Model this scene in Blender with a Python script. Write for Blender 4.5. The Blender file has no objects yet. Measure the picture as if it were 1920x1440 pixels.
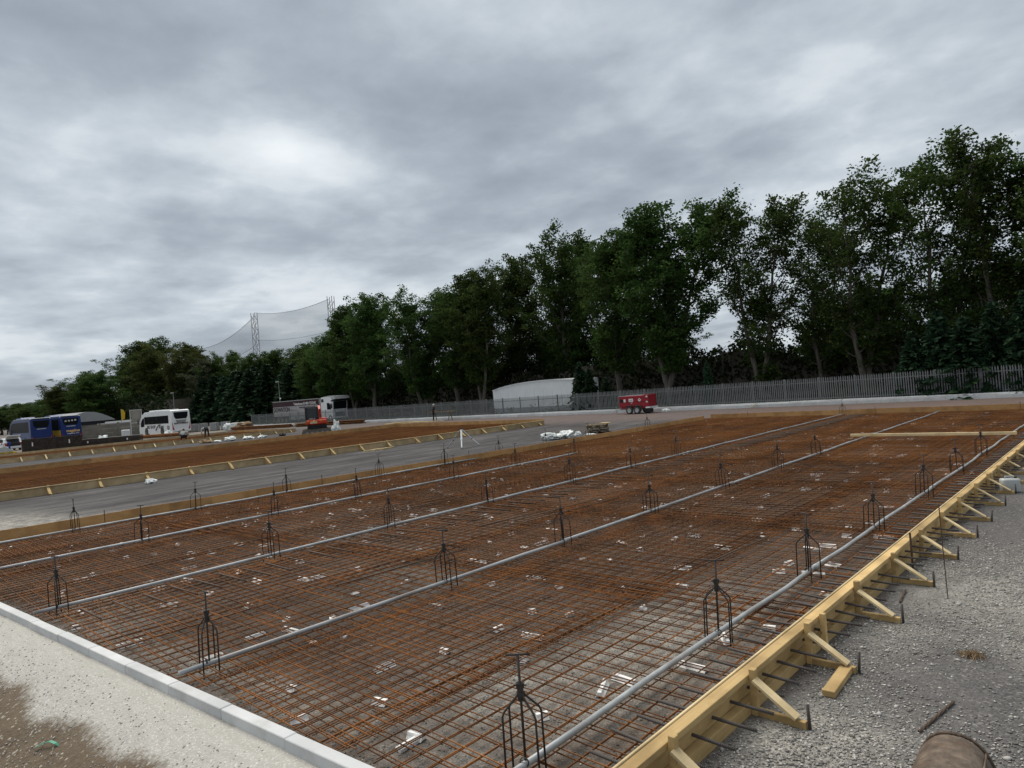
import bpy, bmesh, math, random
import numpy as np
from mathutils import Vector, Matrix, Quaternion

R = math.radians
sc = bpy.context.scene
C = sc.collection
rnd = random.Random(7)
PI = math.pi

# ------------------------------------------------------------------ camera
cam_d = bpy.data.cameras.new('camera')
cam = bpy.data.objects.new('camera', cam_d)
C.objects.link(cam)
cam_right = Vector((0.7260786, 0.68312101, -0.0784574))
cam_up = Vector((0.06166039, 0.04895701, 0.99689579))
cam_fwd = Vector((-0.68484149, 0.72866241, 0.00657488))
m = Matrix.Identity(4)
for i in range(3):
    m[i][0] = cam_right[i]; m[i][1] = cam_up[i]; m[i][2] = -cam_fwd[i]
m[0][3], m[1][3], m[2][3] = 0.0, 0.0, 2.7
cam.matrix_world = m
cam_d.sensor_width = 36.0
cam_d.lens = 24.0
cam_d.clip_start = 0.1
cam_d.clip_end = 6000.0
sc.camera = cam

# ------------------------------------------------------------------ sky
SUN_EL, SUN_AZ = R(60), R(78)      # azimuth measured from +y towards -x
sun_dir = Vector((-math.sin(SUN_AZ) * math.cos(SUN_EL), math.cos(SUN_AZ) * math.cos(SUN_EL), math.sin(SUN_EL)))
world = bpy.data.worlds.new('World'); sc.world = world
world.use_nodes = True
wt = world.node_tree; wn = wt.nodes; wl = wt.links
for n in list(wn): wn.remove(n)

def wnode(t, **kw):
    n = wn.new(t)
    for k, v in kw.items(): setattr(n, k, v)
    return n
w_out = wnode('ShaderNodeOutputWorld'); w_bg = wnode('ShaderNodeBackground')
sky = wnode('ShaderNodeTexSky'); sky.sky_type = 'NISHITA'; sky.sun_disc = False
sky.sun_elevation = SUN_EL; sky.sun_rotation = -SUN_AZ
tc = wnode('ShaderNodeTexCoord')
sep = wnode('ShaderNodeSeparateXYZ'); wl.new(tc.outputs['Generated'], sep.inputs[0])

def wmath(op, a, b=None, clamp=False):
    n = wnode('ShaderNodeMath', operation=op); n.use_clamp = clamp
    for i, v in enumerate((a, b)):
        if v is None: continue
        if isinstance(v, (int, float)): n.inputs[i].default_value = v
        else: wl.new(v, n.inputs[i])
    return n.outputs[0]
zc = wmath('MAXIMUM', sep.outputs['Z'], 0.0)
den = wmath('ADD', zc, 0.16)
cmb = wnode('ShaderNodeCombineXYZ')
wl.new(wmath('DIVIDE', sep.outputs['X'], den), cmb.inputs[0])
wl.new(wmath('DIVIDE', sep.outputs['Y'], den), cmb.inputs[1])

def wnoise(scale, detail, rough, dist=0.0, off=(0, 0, 0)):
    mp = wnode('ShaderNodeMapping'); mp.inputs['Location'].default_value = off
    wl.new(cmb.outputs[0], mp.inputs[0])
    n = wnode('ShaderNodeTexNoise'); n.inputs['Scale'].default_value = scale
    n.inputs['Detail'].default_value = detail; n.inputs['Roughness'].default_value = rough
    n.inputs['Distortion'].default_value = dist
    wl.new(mp.outputs[0], n.inputs['Vector'])
    return n.outputs['Fac']
c1 = wnoise(0.85, 6, 0.46, 0.05, (3.1, 7.4, 0))
c2 = wnoise(2.2, 6, 0.48, 0.10, (4.2, 2.0, 0))
c3 = wnoise(5.5, 6, 0.58, 0.25, (9.2, 1.0, 0))
cmix = wmath('ADD', wmath('ADD', wmath('MULTIPLY', c1, 0.52), wmath('MULTIPLY', c2, 0.34)), wmath('MULTIPLY', c3, 0.14))
cmix = wmath('ADD', wmath('MULTIPLY', wmath('SUBTRACT', cmix, 0.5), 1.42), 0.502)
# the thin place in the cloud through which the sun glows
gapdir = Vector((-0.6848414, 0.7286624, 0.0065749)) + (-450 / 1280) * cam_right + (432 / 1280) * cam_up
gapdir.normalize()

def gap(direction, wide, tall):
    axu = Vector((0, 0, 1)); axr = direction.cross(axu).normalized(); axu = axr.cross(direction).normalized()
    dr = wnode('ShaderNodeVectorMath', operation='DOT_PRODUCT'); wl.new(tc.outputs['Generated'], dr.inputs[0]); dr.inputs[1].default_value = axr
    du = wnode('ShaderNodeVectorMath', operation='DOT_PRODUCT'); wl.new(tc.outputs['Generated'], du.inputs[0]); du.inputs[1].default_value = axu
    df = wnode('ShaderNodeVectorMath', operation='DOT_PRODUCT'); wl.new(tc.outputs['Generated'], df.inputs[0]); df.inputs[1].default_value = direction
    a = wmath('POWER', wmath('ABSOLUTE', wmath('DIVIDE', dr.outputs['Value'], wide)), 2.0)
    b = wmath('POWER', wmath('ABSOLUTE', wmath('DIVIDE', du.outputs['Value'], tall)), 2.0)
    g = wmath('POWER', 2.718, wmath('MULTIPLY', wmath('ADD', a, b), -1.0))
    return wmath('MULTIPLY', g, wmath('GREATER_THAN', df.outputs['Value'], 0.0))
g1 = gap(gapdir, 0.105, 0.05)
gd2 = (cam_fwd + (240 / 1280) * cam_right + (560 / 1280) * cam_up).normalized()
g2 = gap(gd2, 0.22, 0.12)
cf = wmath('ADD', cmix, wmath('MULTIPLY', wmath('MULTIPLY', g1, wmath('ADD', c2, 0.15)), 0.25))
cf = wmath('ADD', cf, wmath('MULTIPLY', wmath('MULTIPLY', g2, c2), 0.12))
ramp = wnode('ShaderNodeValToRGB')
ramp.color_ramp.interpolation = 'B_SPLINE'
els = ramp.color_ramp.elements
els[0].position = 0.30; els[0].color = (0.28, 0.315, 0.37, 1)
els[1].position = 0.80; els[1].color = (0.90, 0.94, 0.96, 1)
for p, c in ((0.44, (0.40, 0.45, 0.51, 1)), (0.52, (0.49, 0.545, 0.60, 1)), (0.60, (0.61, 0.665, 0.71, 1))):
    e = els.new(p); e.color = c
wl.new(cf, ramp.inputs[0])
skym = wnode('ShaderNodeVectorMath', operation='SCALE'); skym.inputs['Scale'].default_value = 0.10
wl.new(sky.outputs[0], skym.inputs[0])
wmix = wnode('ShaderNodeMix', data_type='RGBA'); wmix.inputs['Factor'].default_value = 0.95
wl.new(skym.outputs[0], wmix.inputs['A']); wl.new(ramp.outputs[0], wmix.inputs['B'])
wl.new(wmix.outputs['Result'], w_bg.inputs['Color'])
w_bg.inputs['Strength'].default_value = 0.53
wl.new(w_bg.outputs[0], w_out.inputs['Surface'])

# ------------------------------------------------------------------ sun, exposure
sd = bpy.data.lights.new('sun', 'SUN'); sd.energy = 1.5; sd.angle = R(45); sd.color = (1.0, 0.93, 0.83)
so = bpy.data.objects.new('sun', sd); C.objects.link(so)
so.rotation_euler = sun_dir.to_track_quat('Z', 'Y').to_euler()
sc.view_settings.view_transform = 'Standard'
sc.view_settings.look = 'None'
sc.view_settings.exposure = 1.0
sc.view_settings.gamma = 1.0
sc.view_settings.use_curve_mapping = False
sc.cycles.max_bounces = 5
sc.cycles.transparent_max_bounces = 12

# ------------------------------------------------------------------ helpers
class MB:
    """collects shapes, builds ONE mesh"""
    def __init__(s): s.v = []; s.f = []; s.smooth = False
    def add(s, vs, fs):
        o = len(s.v); s.v += [tuple(p) for p in vs]; s.f += [tuple(i + o for i in f) for f in fs]
        return s
    def box(s, x0, x1, y0, y1, z0, z1):
        return s.add([(x0, y0, z0), (x1, y0, z0), (x1, y1, z0), (x0, y1, z0), (x0, y0, z1), (x1, y0, z1), (x1, y1, z1), (x0, y1, z1)],
                     [(0, 3, 2, 1), (4, 5, 6, 7), (0, 1, 5, 4), (1, 2, 6, 5), (2, 3, 7, 6), (3, 0, 4, 7)])
    def bbox(s, x0, x1, y0, y1, z0, z1, b=0.01):
        """box with chamfered edges along all sides"""
        bm = bmesh.new(); bmesh.ops.create_cube(bm, size=1.0)
        for v in bm.verts:
            v.co = ((x0 + x1) / 2 + v.co.x * (x1 - x0), (y0 + y1) / 2 + v.co.y * (y1 - y0), (z0 + z1) / 2 + v.co.z * (z1 - z0))
        bmesh.ops.bevel(bm, geom=bm.edges[:], offset=b, segments=1, affect='EDGES', profile=0.5)
        return s.bm(bm)
    def bm(s, bm):
        bm.verts.index_update()
        s.add([v.co[:] for v in bm.verts], [[v.index for v in f.verts] for f in bm.faces]); bm.free(); return s
    def beam(s, a, b, w, h, up=(0, 0, 1)):
        """rectangular bar from a to b, w sideways, h along up"""
        a, b = Vector(a), Vector(b); d = (b - a).normalized(); up = Vector(up)
        sd_ = d.cross(up)
        if sd_.length < 1e-4: sd_ = d.cross(Vector((1, 0, 0)))
        sd_.normalize(); u = sd_.cross(d).normalized()
        vs = []
        for p in (a, b):
            for i, j in ((-1, -1), (1, -1), (1, 1), (-1, 1)):
                vs.append(p + sd_ * (i * w / 2) + u * (j * h / 2))
        return s.add(vs, [(0, 3, 2, 1), (4, 5, 6, 7), (0, 1, 5, 4), (1, 2, 6, 5), (2, 3, 7, 6), (3, 0, 4, 7)])
    def tube(s, pts, r, n=6, cap=True):
        pts = [Vector(p) for p in pts]; k = len(pts)
        rs = r if isinstance(r, (list, tuple)) else [r] * k
        vs = []; prev = None
        for i, p in enumerate(pts):
            d = (pts[min(i + 1, k - 1)] - pts[max(i - 1, 0)]).normalized()
            if prev is None:
                a = d.cross(Vector((0, 0, 1)))
                if a.length < 1e-3: a = d.cross(Vector((1, 0, 0)))
            else:
                a = prev - d * prev.dot(d)
            a.normalize(); prev = a; b = d.cross(a)
            for j in range(n):
                t = 2 * PI * j / n + PI / n
                vs.append(p + (a * math.cos(t) + b * math.sin(t)) * rs[i])
        fs = []
        for i in range(k - 1):
            for j in range(n):
                j2 = (j + 1) % n
                fs.append((i * n + j, i * n + j2, (i + 1) * n + j2, (i + 1) * n + j))
        if cap:
            fs.append(tuple(range(n - 1, -1, -1))); fs.append(tuple((k - 1) * n + j for j in range(n)))
        return s.add(vs, fs)
    def cyl(s, a, b, r, n=12): return s.tube([a, b], r, n)
    def prism(s, poly, axis, lo, hi):
        """polygon of 2-tuples extruded along axis ('x','y','z')"""
        k = len(poly)
        def pt(p, t):
            return {'x': (t, p[0], p[1]), 'y': (p[0], t, p[1]), 'z': (p[0], p[1], t)}[axis]
        vs = [pt(p, lo) for p in poly] + [pt(p, hi) for p in poly]
        fs = [tuple(range(k - 1, -1, -1)), tuple(range(k, 2 * k))]
        for i in range(k):
            j = (i + 1) % k; fs.append((i, j, k + j, k + i))
        return s.add(vs, fs)
    def lathe(s, prof, n=16, centre=(0, 0, 0), axis='z'):
        vs = []; k = len(prof)
        for j in range(n):
            t = 2 * PI * j / n
            for r_, h in prof:
                p = (r_ * math.cos(t), r_ * math.sin(t), h)
                if axis == 'y': p = (p[0], p[2], p[1])
                if axis == 'x': p = (p[2], p[0], p[1])
                vs.append((p[0] + centre[0], p[1] + centre[1], p[2] + centre[2]))
        fs = []
        for j in range(n):
            j2 = (j + 1) % n
            for i in range(k - 1):
                fs.append((j * k + i, j2 * k + i, j2 * k + i + 1, j * k + i + 1))
        return s.add(vs, fs)
    def mesh(s, name, mat=None, smooth=False):
        me = bpy.data.meshes.new(name); me.from_pydata(s.v, [], s.f)
        bm = bmesh.new(); bm.from_mesh(me); bmesh.ops.recalc_face_normals(bm, faces=bm.faces[:]); bm.to_mesh(me); bm.free()
        if mat: me.materials.append(mat)
        if smooth:
            me.polygons.foreach_set('use_smooth', [True] * len(me.polygons))
        return me
    def build(s, name, mat=None, parent=None, smooth=False):
        return link(name, s.mesh(name, mat, smooth), parent)

def link(name, me, parent=None, loc=None, rot=None, scale=None):
    o = bpy.data.objects.new(name, me); C.objects.link(o)
    if parent is not None: o.parent = parent
    if loc is not None: o.location = loc
    if rot is not None: o.rotation_euler = rot
    if scale is not None: o.scale = scale
    return o

def tag(o, label=None, cat=None, group=None, kind=None):
    if label: o['label'] = label
    if cat: o['category'] = cat
    if group: o['group'] = group
    if kind: o['kind'] = kind
    return o

def thing(name, label, cat, loc=(0, 0, 0), rz=0.0, group=None):
    o = bpy.data.objects.new(name, None); C.objects.link(o)
    o.empty_display_size = 0.2
    o.location = loc; o.rotation_euler = (0, 0, rz)
    return tag(o, label, cat, group)

def dup(root, loc=None, rz=None, label=None, group=None, scale=None):
    r_ = root.copy(); C.objects.link(r_)
    if loc is not None: r_.location = loc
    if rz is not None: r_.rotation_euler = (0, 0, rz)
    if scale is not None: r_.scale = scale
    if label: r_['label'] = label
    if group: r_['group'] = group
    for ch in list(root.children):
        c = ch.copy(); C.objects.link(c); c.parent = r_
        for g in list(ch.children):
            d = g.copy(); C.objects.link(d); d.parent = c
    return r_

# ------------------------------------------------------------------ materials
class NT:
    def __init__(s, name):
        s.m = bpy.data.materials.new(name); s.m.use_nodes = True
        s.t = s.m.node_tree; s.n = s.t.nodes; s.l = s.t.links
        s.b = s.n['Principled BSDF']
    def new(s, t, **kw):
        n = s.n.new(t)
        for k, v in kw.items(): setattr(n, k, v)
        return n
    def put(s, sock, v):
        if hasattr(v, 'is_linked'): s.l.new(v, sock)
        elif isinstance(v, (tuple, list)) and len(v) == 3 and sock.type == 'RGBA': sock.default_value = (*v, 1)
        else: sock.default_value = v
    def pos(s):
        if not hasattr(s, '_p'): s._p = s.new('ShaderNodeNewGeometry').outputs['Position']
        return s._p
    def obj(s):
        if not hasattr(s, '_o'): s._o = s.new('ShaderNodeTexCoord').outputs['Object']
        return s._o
    def mapped(s, vec, scale=(1, 1, 1), loc=(0, 0, 0)):
        mp = s.new('ShaderNodeMapping'); mp.inputs['Scale'].default_value = scale; mp.inputs['Location'].default_value = loc
        s.l.new(vec, mp.inputs[0]); return mp.outputs[0]
    def noise(s, scale, detail=5, rough=0.55, vec=None, dist=0.0, out='Fac'):
        n = s.new('ShaderNodeTexNoise'); s.put(n.inputs['Scale'], scale); n.inputs['Detail'].default_value = detail
        n.inputs['Roughness'].default_value = rough; n.inputs['Distortion'].default_value = dist
        s.l.new(vec if vec is not None else s.pos(), n.inputs['Vector']); return n.outputs[out]
    def voro(s, scale, vec=None, out='Distance', feature='F1'):
        n = s.new('ShaderNodeTexVoronoi', feature=feature); n.inputs['Scale'].default_value = scale
        s.l.new(vec if vec is not None else s.pos(), n.inputs['Vector']); return n.outputs[out]
    def math(s, op, a, b=None, clamp=False):
        n = s.new('ShaderNodeMath', operation=op); n.use_clamp = clamp
        s.put(n.inputs[0], a)
        if b is not None: s.put(n.inputs[1], b)
        return n.outputs[0]
    def ramp(s, fac, stops, interp='LINEAR'):
        n = s.new('ShaderNodeValToRGB'); cr = n.color_ramp; cr.interpolation = interp
        def col(c): return (*c, 1) if len(c) == 3 else c
        cr.elements[0].position = stops[0][0]; cr.elements[0].color = col(stops[0][1])
        cr.elements[1].position = stops[-1][0]; cr.elements[1].color = col(stops[-1][1])
        for p, c in stops[1:-1]:
            e = cr.elements.new(p); e.color = col(c)
        s.l.new(fac, n.inputs[0]); return n.outputs[0]
    def mix(s, f, a, b, blend='MIX'):
        n = s.new('ShaderNodeMix', data_type='RGBA', blend_type=blend); n.clamp_factor = True
        s.put(n.inputs['Factor'], f); s.put(n.inputs['A'], a); s.put(n.inputs['B'], b); return n.outputs['Result']
    def rand(s): return s.new('ShaderNodeObjectInfo').outputs['Random']
    def attr(s, name):
        return s.new('ShaderNodeAttribute', attribute_name=name)
    def bump(s, h, strength=0.3, dist=0.02):
        n = s.new('ShaderNodeBump'); n.inputs['Strength'].default_value = strength; n.inputs['Distance'].default_value = dist
        s.l.new(h, n.inputs['Height']); s.l.new(n.outputs[0], s.b.inputs['Normal'])
    def fin(s, col, rough=0.8, metal=0.0, spec=None):
        s.put(s.b.inputs['Base Color'], col); s.put(s.b.inputs['Roughness'], rough); s.put(s.b.inputs['Metallic'], metal)
        if spec is not None: s.b.inputs['Specular IOR Level'].default_value = spec
        return s.m

def dull(name, col, rough=0.7, metal=0.0, var=0.25, scale=6.0, spec=0.3, bump=0.0):
    """plain surface with uneven wear and dust"""
    t = NT(name)
    f = t.noise(scale, 6, 0.6, t.obj())
    k = t.ramp(f, [(0.3, tuple(c * (1 - var) for c in col)), (0.7, tuple(min(1, c * (1 + var * 0.6)) for c in col))])
    if bump: t.bump(f, bump, 0.01)
    return t.fin(k, rough, metal, spec)

def wood(name, a, b, knots=True, vary=0.22):
    t = NT(name); o = t.obj()
    g = t.noise(1.0, 6, 0.6, t.mapped(o, (30, 1.3, 30)), 1.6)
    g2 = t.noise(1.0, 4, 0.6, t.mapped(o, (2.2, 2.0, 2.2)))
    col = t.mix(g, a, b)
    col = t.mix(t.math('MULTIPLY', t.ramp(g2, [(0.42, (0, 0, 0)), (0.68, (1, 1, 1))]), 0.55), col, tuple(c * 0.5 for c in a))
    if knots:
        v = t.voro(1.0, t.mapped(o, (5.5, 2.6, 5.5)))
        col = t.mix(t.ramp(v, [(0.0, (1, 1, 1)), (0.085, (0.6, 0.6, 0.6)), (0.12, (0, 0, 0))]), col, (0.13, 0.06, 0.025))
    hs = t.new('ShaderNodeHueSaturation')
    t.l.new(col, hs.inputs['Color']); hs.inputs['Saturation'].default_value = 0.95
    t.l.new(t.math('ADD', t.math('MULTIPLY', t.rand(), 2 * vary), 1 - vary), hs.inputs['Value'])
    t.bump(g, 0.12, 0.004)
    return t.fin(hs.outputs[0], 0.75, 0, 0.25)

M = {}
M['pine'] = wood('pale_pine', (0.44, 0.27, 0.092), (0.70, 0.51, 0.225))
M['pine_light'] = wood('light_pine', (0.56, 0.41, 0.19), (0.76, 0.62, 0.37))
M['ply'] = wood('orange_ply', (0.42, 0.215, 0.068), (0.56, 0.325, 0.12), knots=False, vary=0.12)
M['ply_pale'] = wood('pale_ply', (0.46, 0.325, 0.165), (0.60, 0.445, 0.245), knots=False, vary=0.12)
M['oldwood'] = wood('weathered_wood', (0.13, 0.10, 0.062), (0.26, 0.20, 0.125))

t = NT('rusty_bar')
f = t.noise(2.4, 5, 0.65); f2 = t.noise(60, 3, 0.6)
c = t.ramp(f, [(0.32, (0.095, 0.044, 0.021)), (0.5, (0.20, 0.082, 0.027)), (0.68, (0.33, 0.130, 0.035))])
c = t.mix(t.math('MULTIPLY', f2, 0.45), c, (0.07, 0.042, 0.028))
hs = t.new('ShaderNodeHueSaturation'); t.l.new(c, hs.inputs['Color'])
t.l.new(t.math('ADD', t.math('MULTIPLY', t.rand(), 0.6), 0.75), hs.inputs['Value'])
M['rust'] = t.fin(hs.outputs[0], 0.9, 0, 0.2)
t = NT('orange_rusty_bar')
f = t.noise(0.9, 5, 0.6, t.mapped(t.pos(), (1, 0.35, 1)))
M['rust_orange'] = t.fin(t.ramp(f, [(0.3, (0.13, 0.058, 0.026)), (0.5, (0.24, 0.10, 0.033)), (0.7, (0.34, 0.148, 0.045))]), 0.9, 0, 0.2)

def rebar(name, col, col2):
    t = NT(name)
    w = t.new('ShaderNodeTexWave', wave_type='BANDS', bands_direction='X'); w.inputs['Scale'].default_value = 22
    w.inputs['Distortion'].default_value = 0.6
    t.l.new(t.obj(), w.inputs['Vector'])
    f = t.noise(9, 4, 0.6)
    c = t.mix(f, col, col2)
    c = t.mix(t.math('MULTIPLY', w.outputs['Fac'], 0.5), c, tuple(x * 0.35 for x in col))
    t.bump(w.outputs['Fac'], 0.6, 0.004)
    return t.fin(c, 0.6, 0.15, 0.35)
M['rebar'] = rebar('dark_ribbed_bar', (0.085, 0.08, 0.078), (0.12, 0.095, 0.08))
M['rebar_brown'] = rebar('brown_ribbed_bar', (0.10, 0.07, 0.052), (0.14, 0.085, 0.05))
M['stand'] = dull('dark_stand_steel', (0.052, 0.046, 0.043), 0.55, 0.3, 0.4, 20)
t = NT('galvanised_pipe')
f = t.noise(5, 6, 0.65, t.mapped(t.pos(), (1, 0.5, 1))); f2 = t.noise(1.2, 3, 0.5)
c = t.ramp(f, [(0.3, (0.25, 0.27, 0.28)), (0.6, (0.42, 0.44, 0.445)), (0.72, (0.60, 0.61, 0.60))])
c = t.mix(t.ramp(f2, [(0.50, (0, 0, 0)), (0.70, (0.75, 0.75, 0.75))]), c, (0.19, 0.155, 0.13))
M['galv'] = t.fin(c, 0.5, 0.25, 0.45)
t = NT('kerb_concrete')
f = t.noise(1.5, 6, 0.6); f2 = t.noise(55, 3, 0.6)
c = t.ramp(f, [(0.3, (0.52, 0.53, 0.53)), (0.7, (0.68, 0.685, 0.675))])
c = t.mix(t.math('MULTIPLY', f2, 0.4), c, (0.42, 0.43, 0.43))
c = t.mix(t.math('MULTIPLY', t.ramp(t.noise(3.2, 7, 0.7), [(0.5, (0, 0, 0)), (0.72, (1, 1, 1))]), 0.5), c, (0.36, 0.345, 0.31))
hs = t.new('ShaderNodeHueSaturation'); t.l.new(c, hs.inputs['Color'])
t.l.new(t.math('ADD', t.math('MULTIPLY', t.rand(), 0.16), 0.92), hs.inputs['Value'])
t.bump(f2, 0.15, 0.004)
M['kerb'] = t.fin(hs.outputs[0], 0.88, 0, 0.2)
t = NT('old_concrete')
f = t.noise(0.8, 7, 0.65); f2 = t.noise(1.0, 5, 0.6, t.mapped(t.pos(), (3, 3, 0.6)))
c = t.ramp(f, [(0.3, (0.16, 0.15, 0.13)), (0.7, (0.30, 0.285, 0.25))])
c = t.mix(t.math('MULTIPLY', f2, 0.5), c, (0.15, 0.14, 0.12))
M['concrete'] = t.fin(c, 0.9, 0, 0.2)
M['plastic'] = dull('white_spacer', (0.88, 0.865, 0.83), 0.7, 0, 0.14, 14)
M['white'] = dull('white_paint', (0.78, 0.79, 0.79), 0.3, 0, 0.06, 1.5, 0.5)
M['offwhite'] = dull('dull_white_cladding', (0.81, 0.83, 0.815), 0.6, 0, 0.07, 0.6)
M['blue'] = dull('blue_coach_paint', (0.007, 0.026, 0.135), 0.35, 0, 0.15, 1.2, 0.35)
M['lightblue'] = dull('pale_blue_paint', (0.05, 0.09, 0.20), 0.4, 0, 0.25, 0.8, 0.2)
M['red'] = dull('dark_red_paint', (0.30, 0.012, 0.022), 0.45, 0, 0.2, 2.0, 0.4)
M['orange'] = dull('orange_red_paint', (0.52, 0.042, 0.014), 0.4, 0, 0.15, 2.5, 0.4)
M['black'] = dull('black_plastic', (0.022, 0.023, 0.025), 0.5, 0, 0.3, 4)
M['rubber'] = dull('dusty_rubber', (0.07, 0.066, 0.06), 0.85, 0, 0.35, 8)
M['trackrubber'] = dull('muddy_track', (0.16, 0.14, 0.12), 0.9, 0, 0.4, 7)
M['steelgrey'] = dull('grey_steel', (0.30, 0.31, 0.31), 0.5, 0.3, 0.25, 4)
M['palegrey'] = dull('pale_grey_paint', (0.46, 0.48, 0.47), 0.55, 0.1, 0.15, 3)
M['yellow'] = dull('yellow_plastic', (0.62, 0.40, 0.02), 0.5, 0, 0.2, 5)
M['redlens'] = dull('red_lamp_lens', (0.45, 0.012, 0.02), 0.25, 0, 0.1, 5, 0.5)
M['amber'] = dull('amber_lens', (0.75, 0.28, 0.02), 0.3, 0, 0.1, 5, 0.5)
M['maroon'] = dull('maroon_curtain', (0.035, 0.009, 0.014), 0.6, 0, 0.2, 1.0)
M['greycurtain'] = dull('grey_curtain', (0.36, 0.34, 0.345), 0.65, 0, 0.12, 1.0)
M['ink'] = dull('black_print', (0.012, 0.012, 0.014), 0.6, 0, 0.1)
M['whiteink'] = dull('white_print', (0.74, 0.72, 0.70), 0.6, 0, 0.05)
M['goldink'] = dull('gold_print', (0.80, 0.52, 0.22), 0.6, 0, 0.2)
M['sack'] = dull('white_plastic_sack', (0.74, 0.77, 0.75), 0.55, 0, 0.16, 5)
M['greenplastic'] = dull('green_plastic', (0.05, 0.28, 0.18), 0.45, 0, 0.3, 12)
M['roofgrey'] = dull('grey_roof_sheet', (0.27, 0.285, 0.29), 0.6, 0, 0.12, 0.5)
M['darkmesh'] = dull('dark_mesh_steel', (0.060, 0.048, 0.040), 0.85, 0, 0.45, 3)
M['block'] = dull('grey_concrete_block', (0.34, 0.345, 0.345), 0.9, 0, 0.22, 4)
M['straw'] = dull('brown_rag', (0.24, 0.165, 0.095), 0.95, 0, 0.4, 20)
M['skin'] = dull('skin', (0.36, 0.20, 0.13), 0.6, 0, 0.1)
M['hair'] = dull('dark_hair', (0.02, 0.016, 0.013), 0.7, 0, 0.2)
M['cloth_grey'] = dull('grey_shirt', (0.38, 0.40, 0.40), 0.9, 0, 0.15, 12)
M['cloth_dark'] = dull('dark_clothing', (0.022, 0.023, 0.028), 0.9, 0, 0.3, 12)
M['cloth_white'] = dull('white_shirt', (0.66, 0.67, 0.68), 0.9, 0, 0.12, 12)
M['cloth_red'] = dull('red_hood', (0.30, 0.03, 0.045), 0.9, 0, 0.2, 12)
M['cloth_blue'] = dull('blue_overall', (0.025, 0.04, 0.20), 0.9, 0, 0.2, 12)
t = NT('dark_glass'); t.b.inputs['IOR'].default_value = 1.18; M['glass'] = t.fin((0.012, 0.014, 0.016), 0.25, 0, 0.06)
t = NT('tinted_glass'); M['glass_grey'] = t.fin((0.045, 0.055, 0.058), 0.15, 0, 0.3)
t = NT('worn_bucket')
f = t.noise(7, 9, 0.75, t.obj()); f2 = t.noise(22, 5, 0.7, t.mapped(t.obj(), (0.3, 1, 1)))
c = t.ramp(f, [(0.34, (0.06, 0.042, 0.03)), (0.50, (0.135, 0.10, 0.073)), (0.66, (0.27, 0.215, 0.158))])
c = t.mix(t.ramp(f2, [(0.55, (0, 0, 0)), (0.72, (0.8, 0.8, 0.8))]), c, (0.17, 0.085, 0.04))
t.bump(f2, 0.2, 0.01)
M['bucket'] = t.fin(c, 0.6, 0.1, 0.35)
t = NT('bark')
f = t.noise(1.0, 6, 0.65, t.mapped(t.obj(), (6, 6, 1.2)))
M['bark'] = t.fin(t.ramp(f, [(0.3, (0.060, 0.052, 0.042)), (0.7, (0.16, 0.145, 0.12))]), 0.9, 0, 0.15)
t.bump(f, 0.6, 0.05)

def leafmat(name, dark, mid, light, trans=0.35):
    t = NT(name)
    a = t.attr('tint').outputs['Fac']
    c = t.ramp(a, [(0.0, dark), (0.55, mid), (1.0, light)])
    hs = t.new('ShaderNodeHueSaturation'); t.l.new(c, hs.inputs['Color'])
    t.l.new(t.math('ADD', t.math('MULTIPLY', t.rand(), 0.4), 0.8), hs.inputs['Value'])
    t.l.new(t.math('ADD', t.math('MULTIPLY', t.rand(), 0.03), 0.485), hs.inputs['Hue'])
    t.fin(hs.outputs[0], 0.75, 0, 0.08)
    tr = t.new('ShaderNodeBsdfTranslucent'); t.l.new(hs.outputs[0], tr.inputs['Color'])
    mx = t.new('ShaderNodeMixShader'); mx.inputs[0].default_value = trans
    t.l.new(t.b.outputs[0], mx.inputs[1]); t.l.new(tr.outputs[0], mx.inputs[2])
    t.l.new(mx.outputs[0], t.n['Material Output'].inputs['Surface'])
    return t.m
M['leaf'] = leafmat('poplar_leaf', (0.026, 0.050, 0.013), (0.046, 0.084, 0.019), (0.090, 0.135, 0.033))
M['leaf_warm'] = leafmat('yellowing_leaf', (0.030, 0.045, 0.014), (0.058, 0.080, 0.020), (0.12, 0.13, 0.036))
M['leaf_pale'] = leafmat('silvery_leaf', (0.035, 0.055, 0.025), (0.075, 0.095, 0.05), (0.15, 0.16, 0.10))
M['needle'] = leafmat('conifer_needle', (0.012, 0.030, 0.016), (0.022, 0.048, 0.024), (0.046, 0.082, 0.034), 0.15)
M['hedge'] = leafmat('hedge_leaf', (0.012, 0.020, 0.009), (0.020, 0.034, 0.012), (0.036, 0.055, 0.018), 0.15)
M['weed'] = leafmat('weed_leaf', (0.022, 0.042, 0.014), (0.050, 0.085, 0.022), (0.10, 0.13, 0.03))
t = NT('netting')
t.fin((0.34, 0.355, 0.37), 0.9, 0, 0.1)
tp = t.new('ShaderNodeBsdfTransparent'); mx = t.new('ShaderNodeMixShader'); mx.inputs[0].default_value = 0.36
t.l.new(tp.outputs[0], mx.inputs[1]); t.l.new(t.b.outputs[0], mx.inputs[2])
t.l.new(mx.outputs[0], t.n['Material Output'].inputs['Surface'])
M['net'] = t.m

# ------------------------------------------------------------------ ground
def kerb_y(x):                      # inner top edge line of the front kerb
    return 2.08 + (x + 12.77) * 0.0765

def sstep(a, b, x):
    k = np.clip((x - a) / (b - a), 0, 1); return k * k * (3 - 2 * k)

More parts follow.
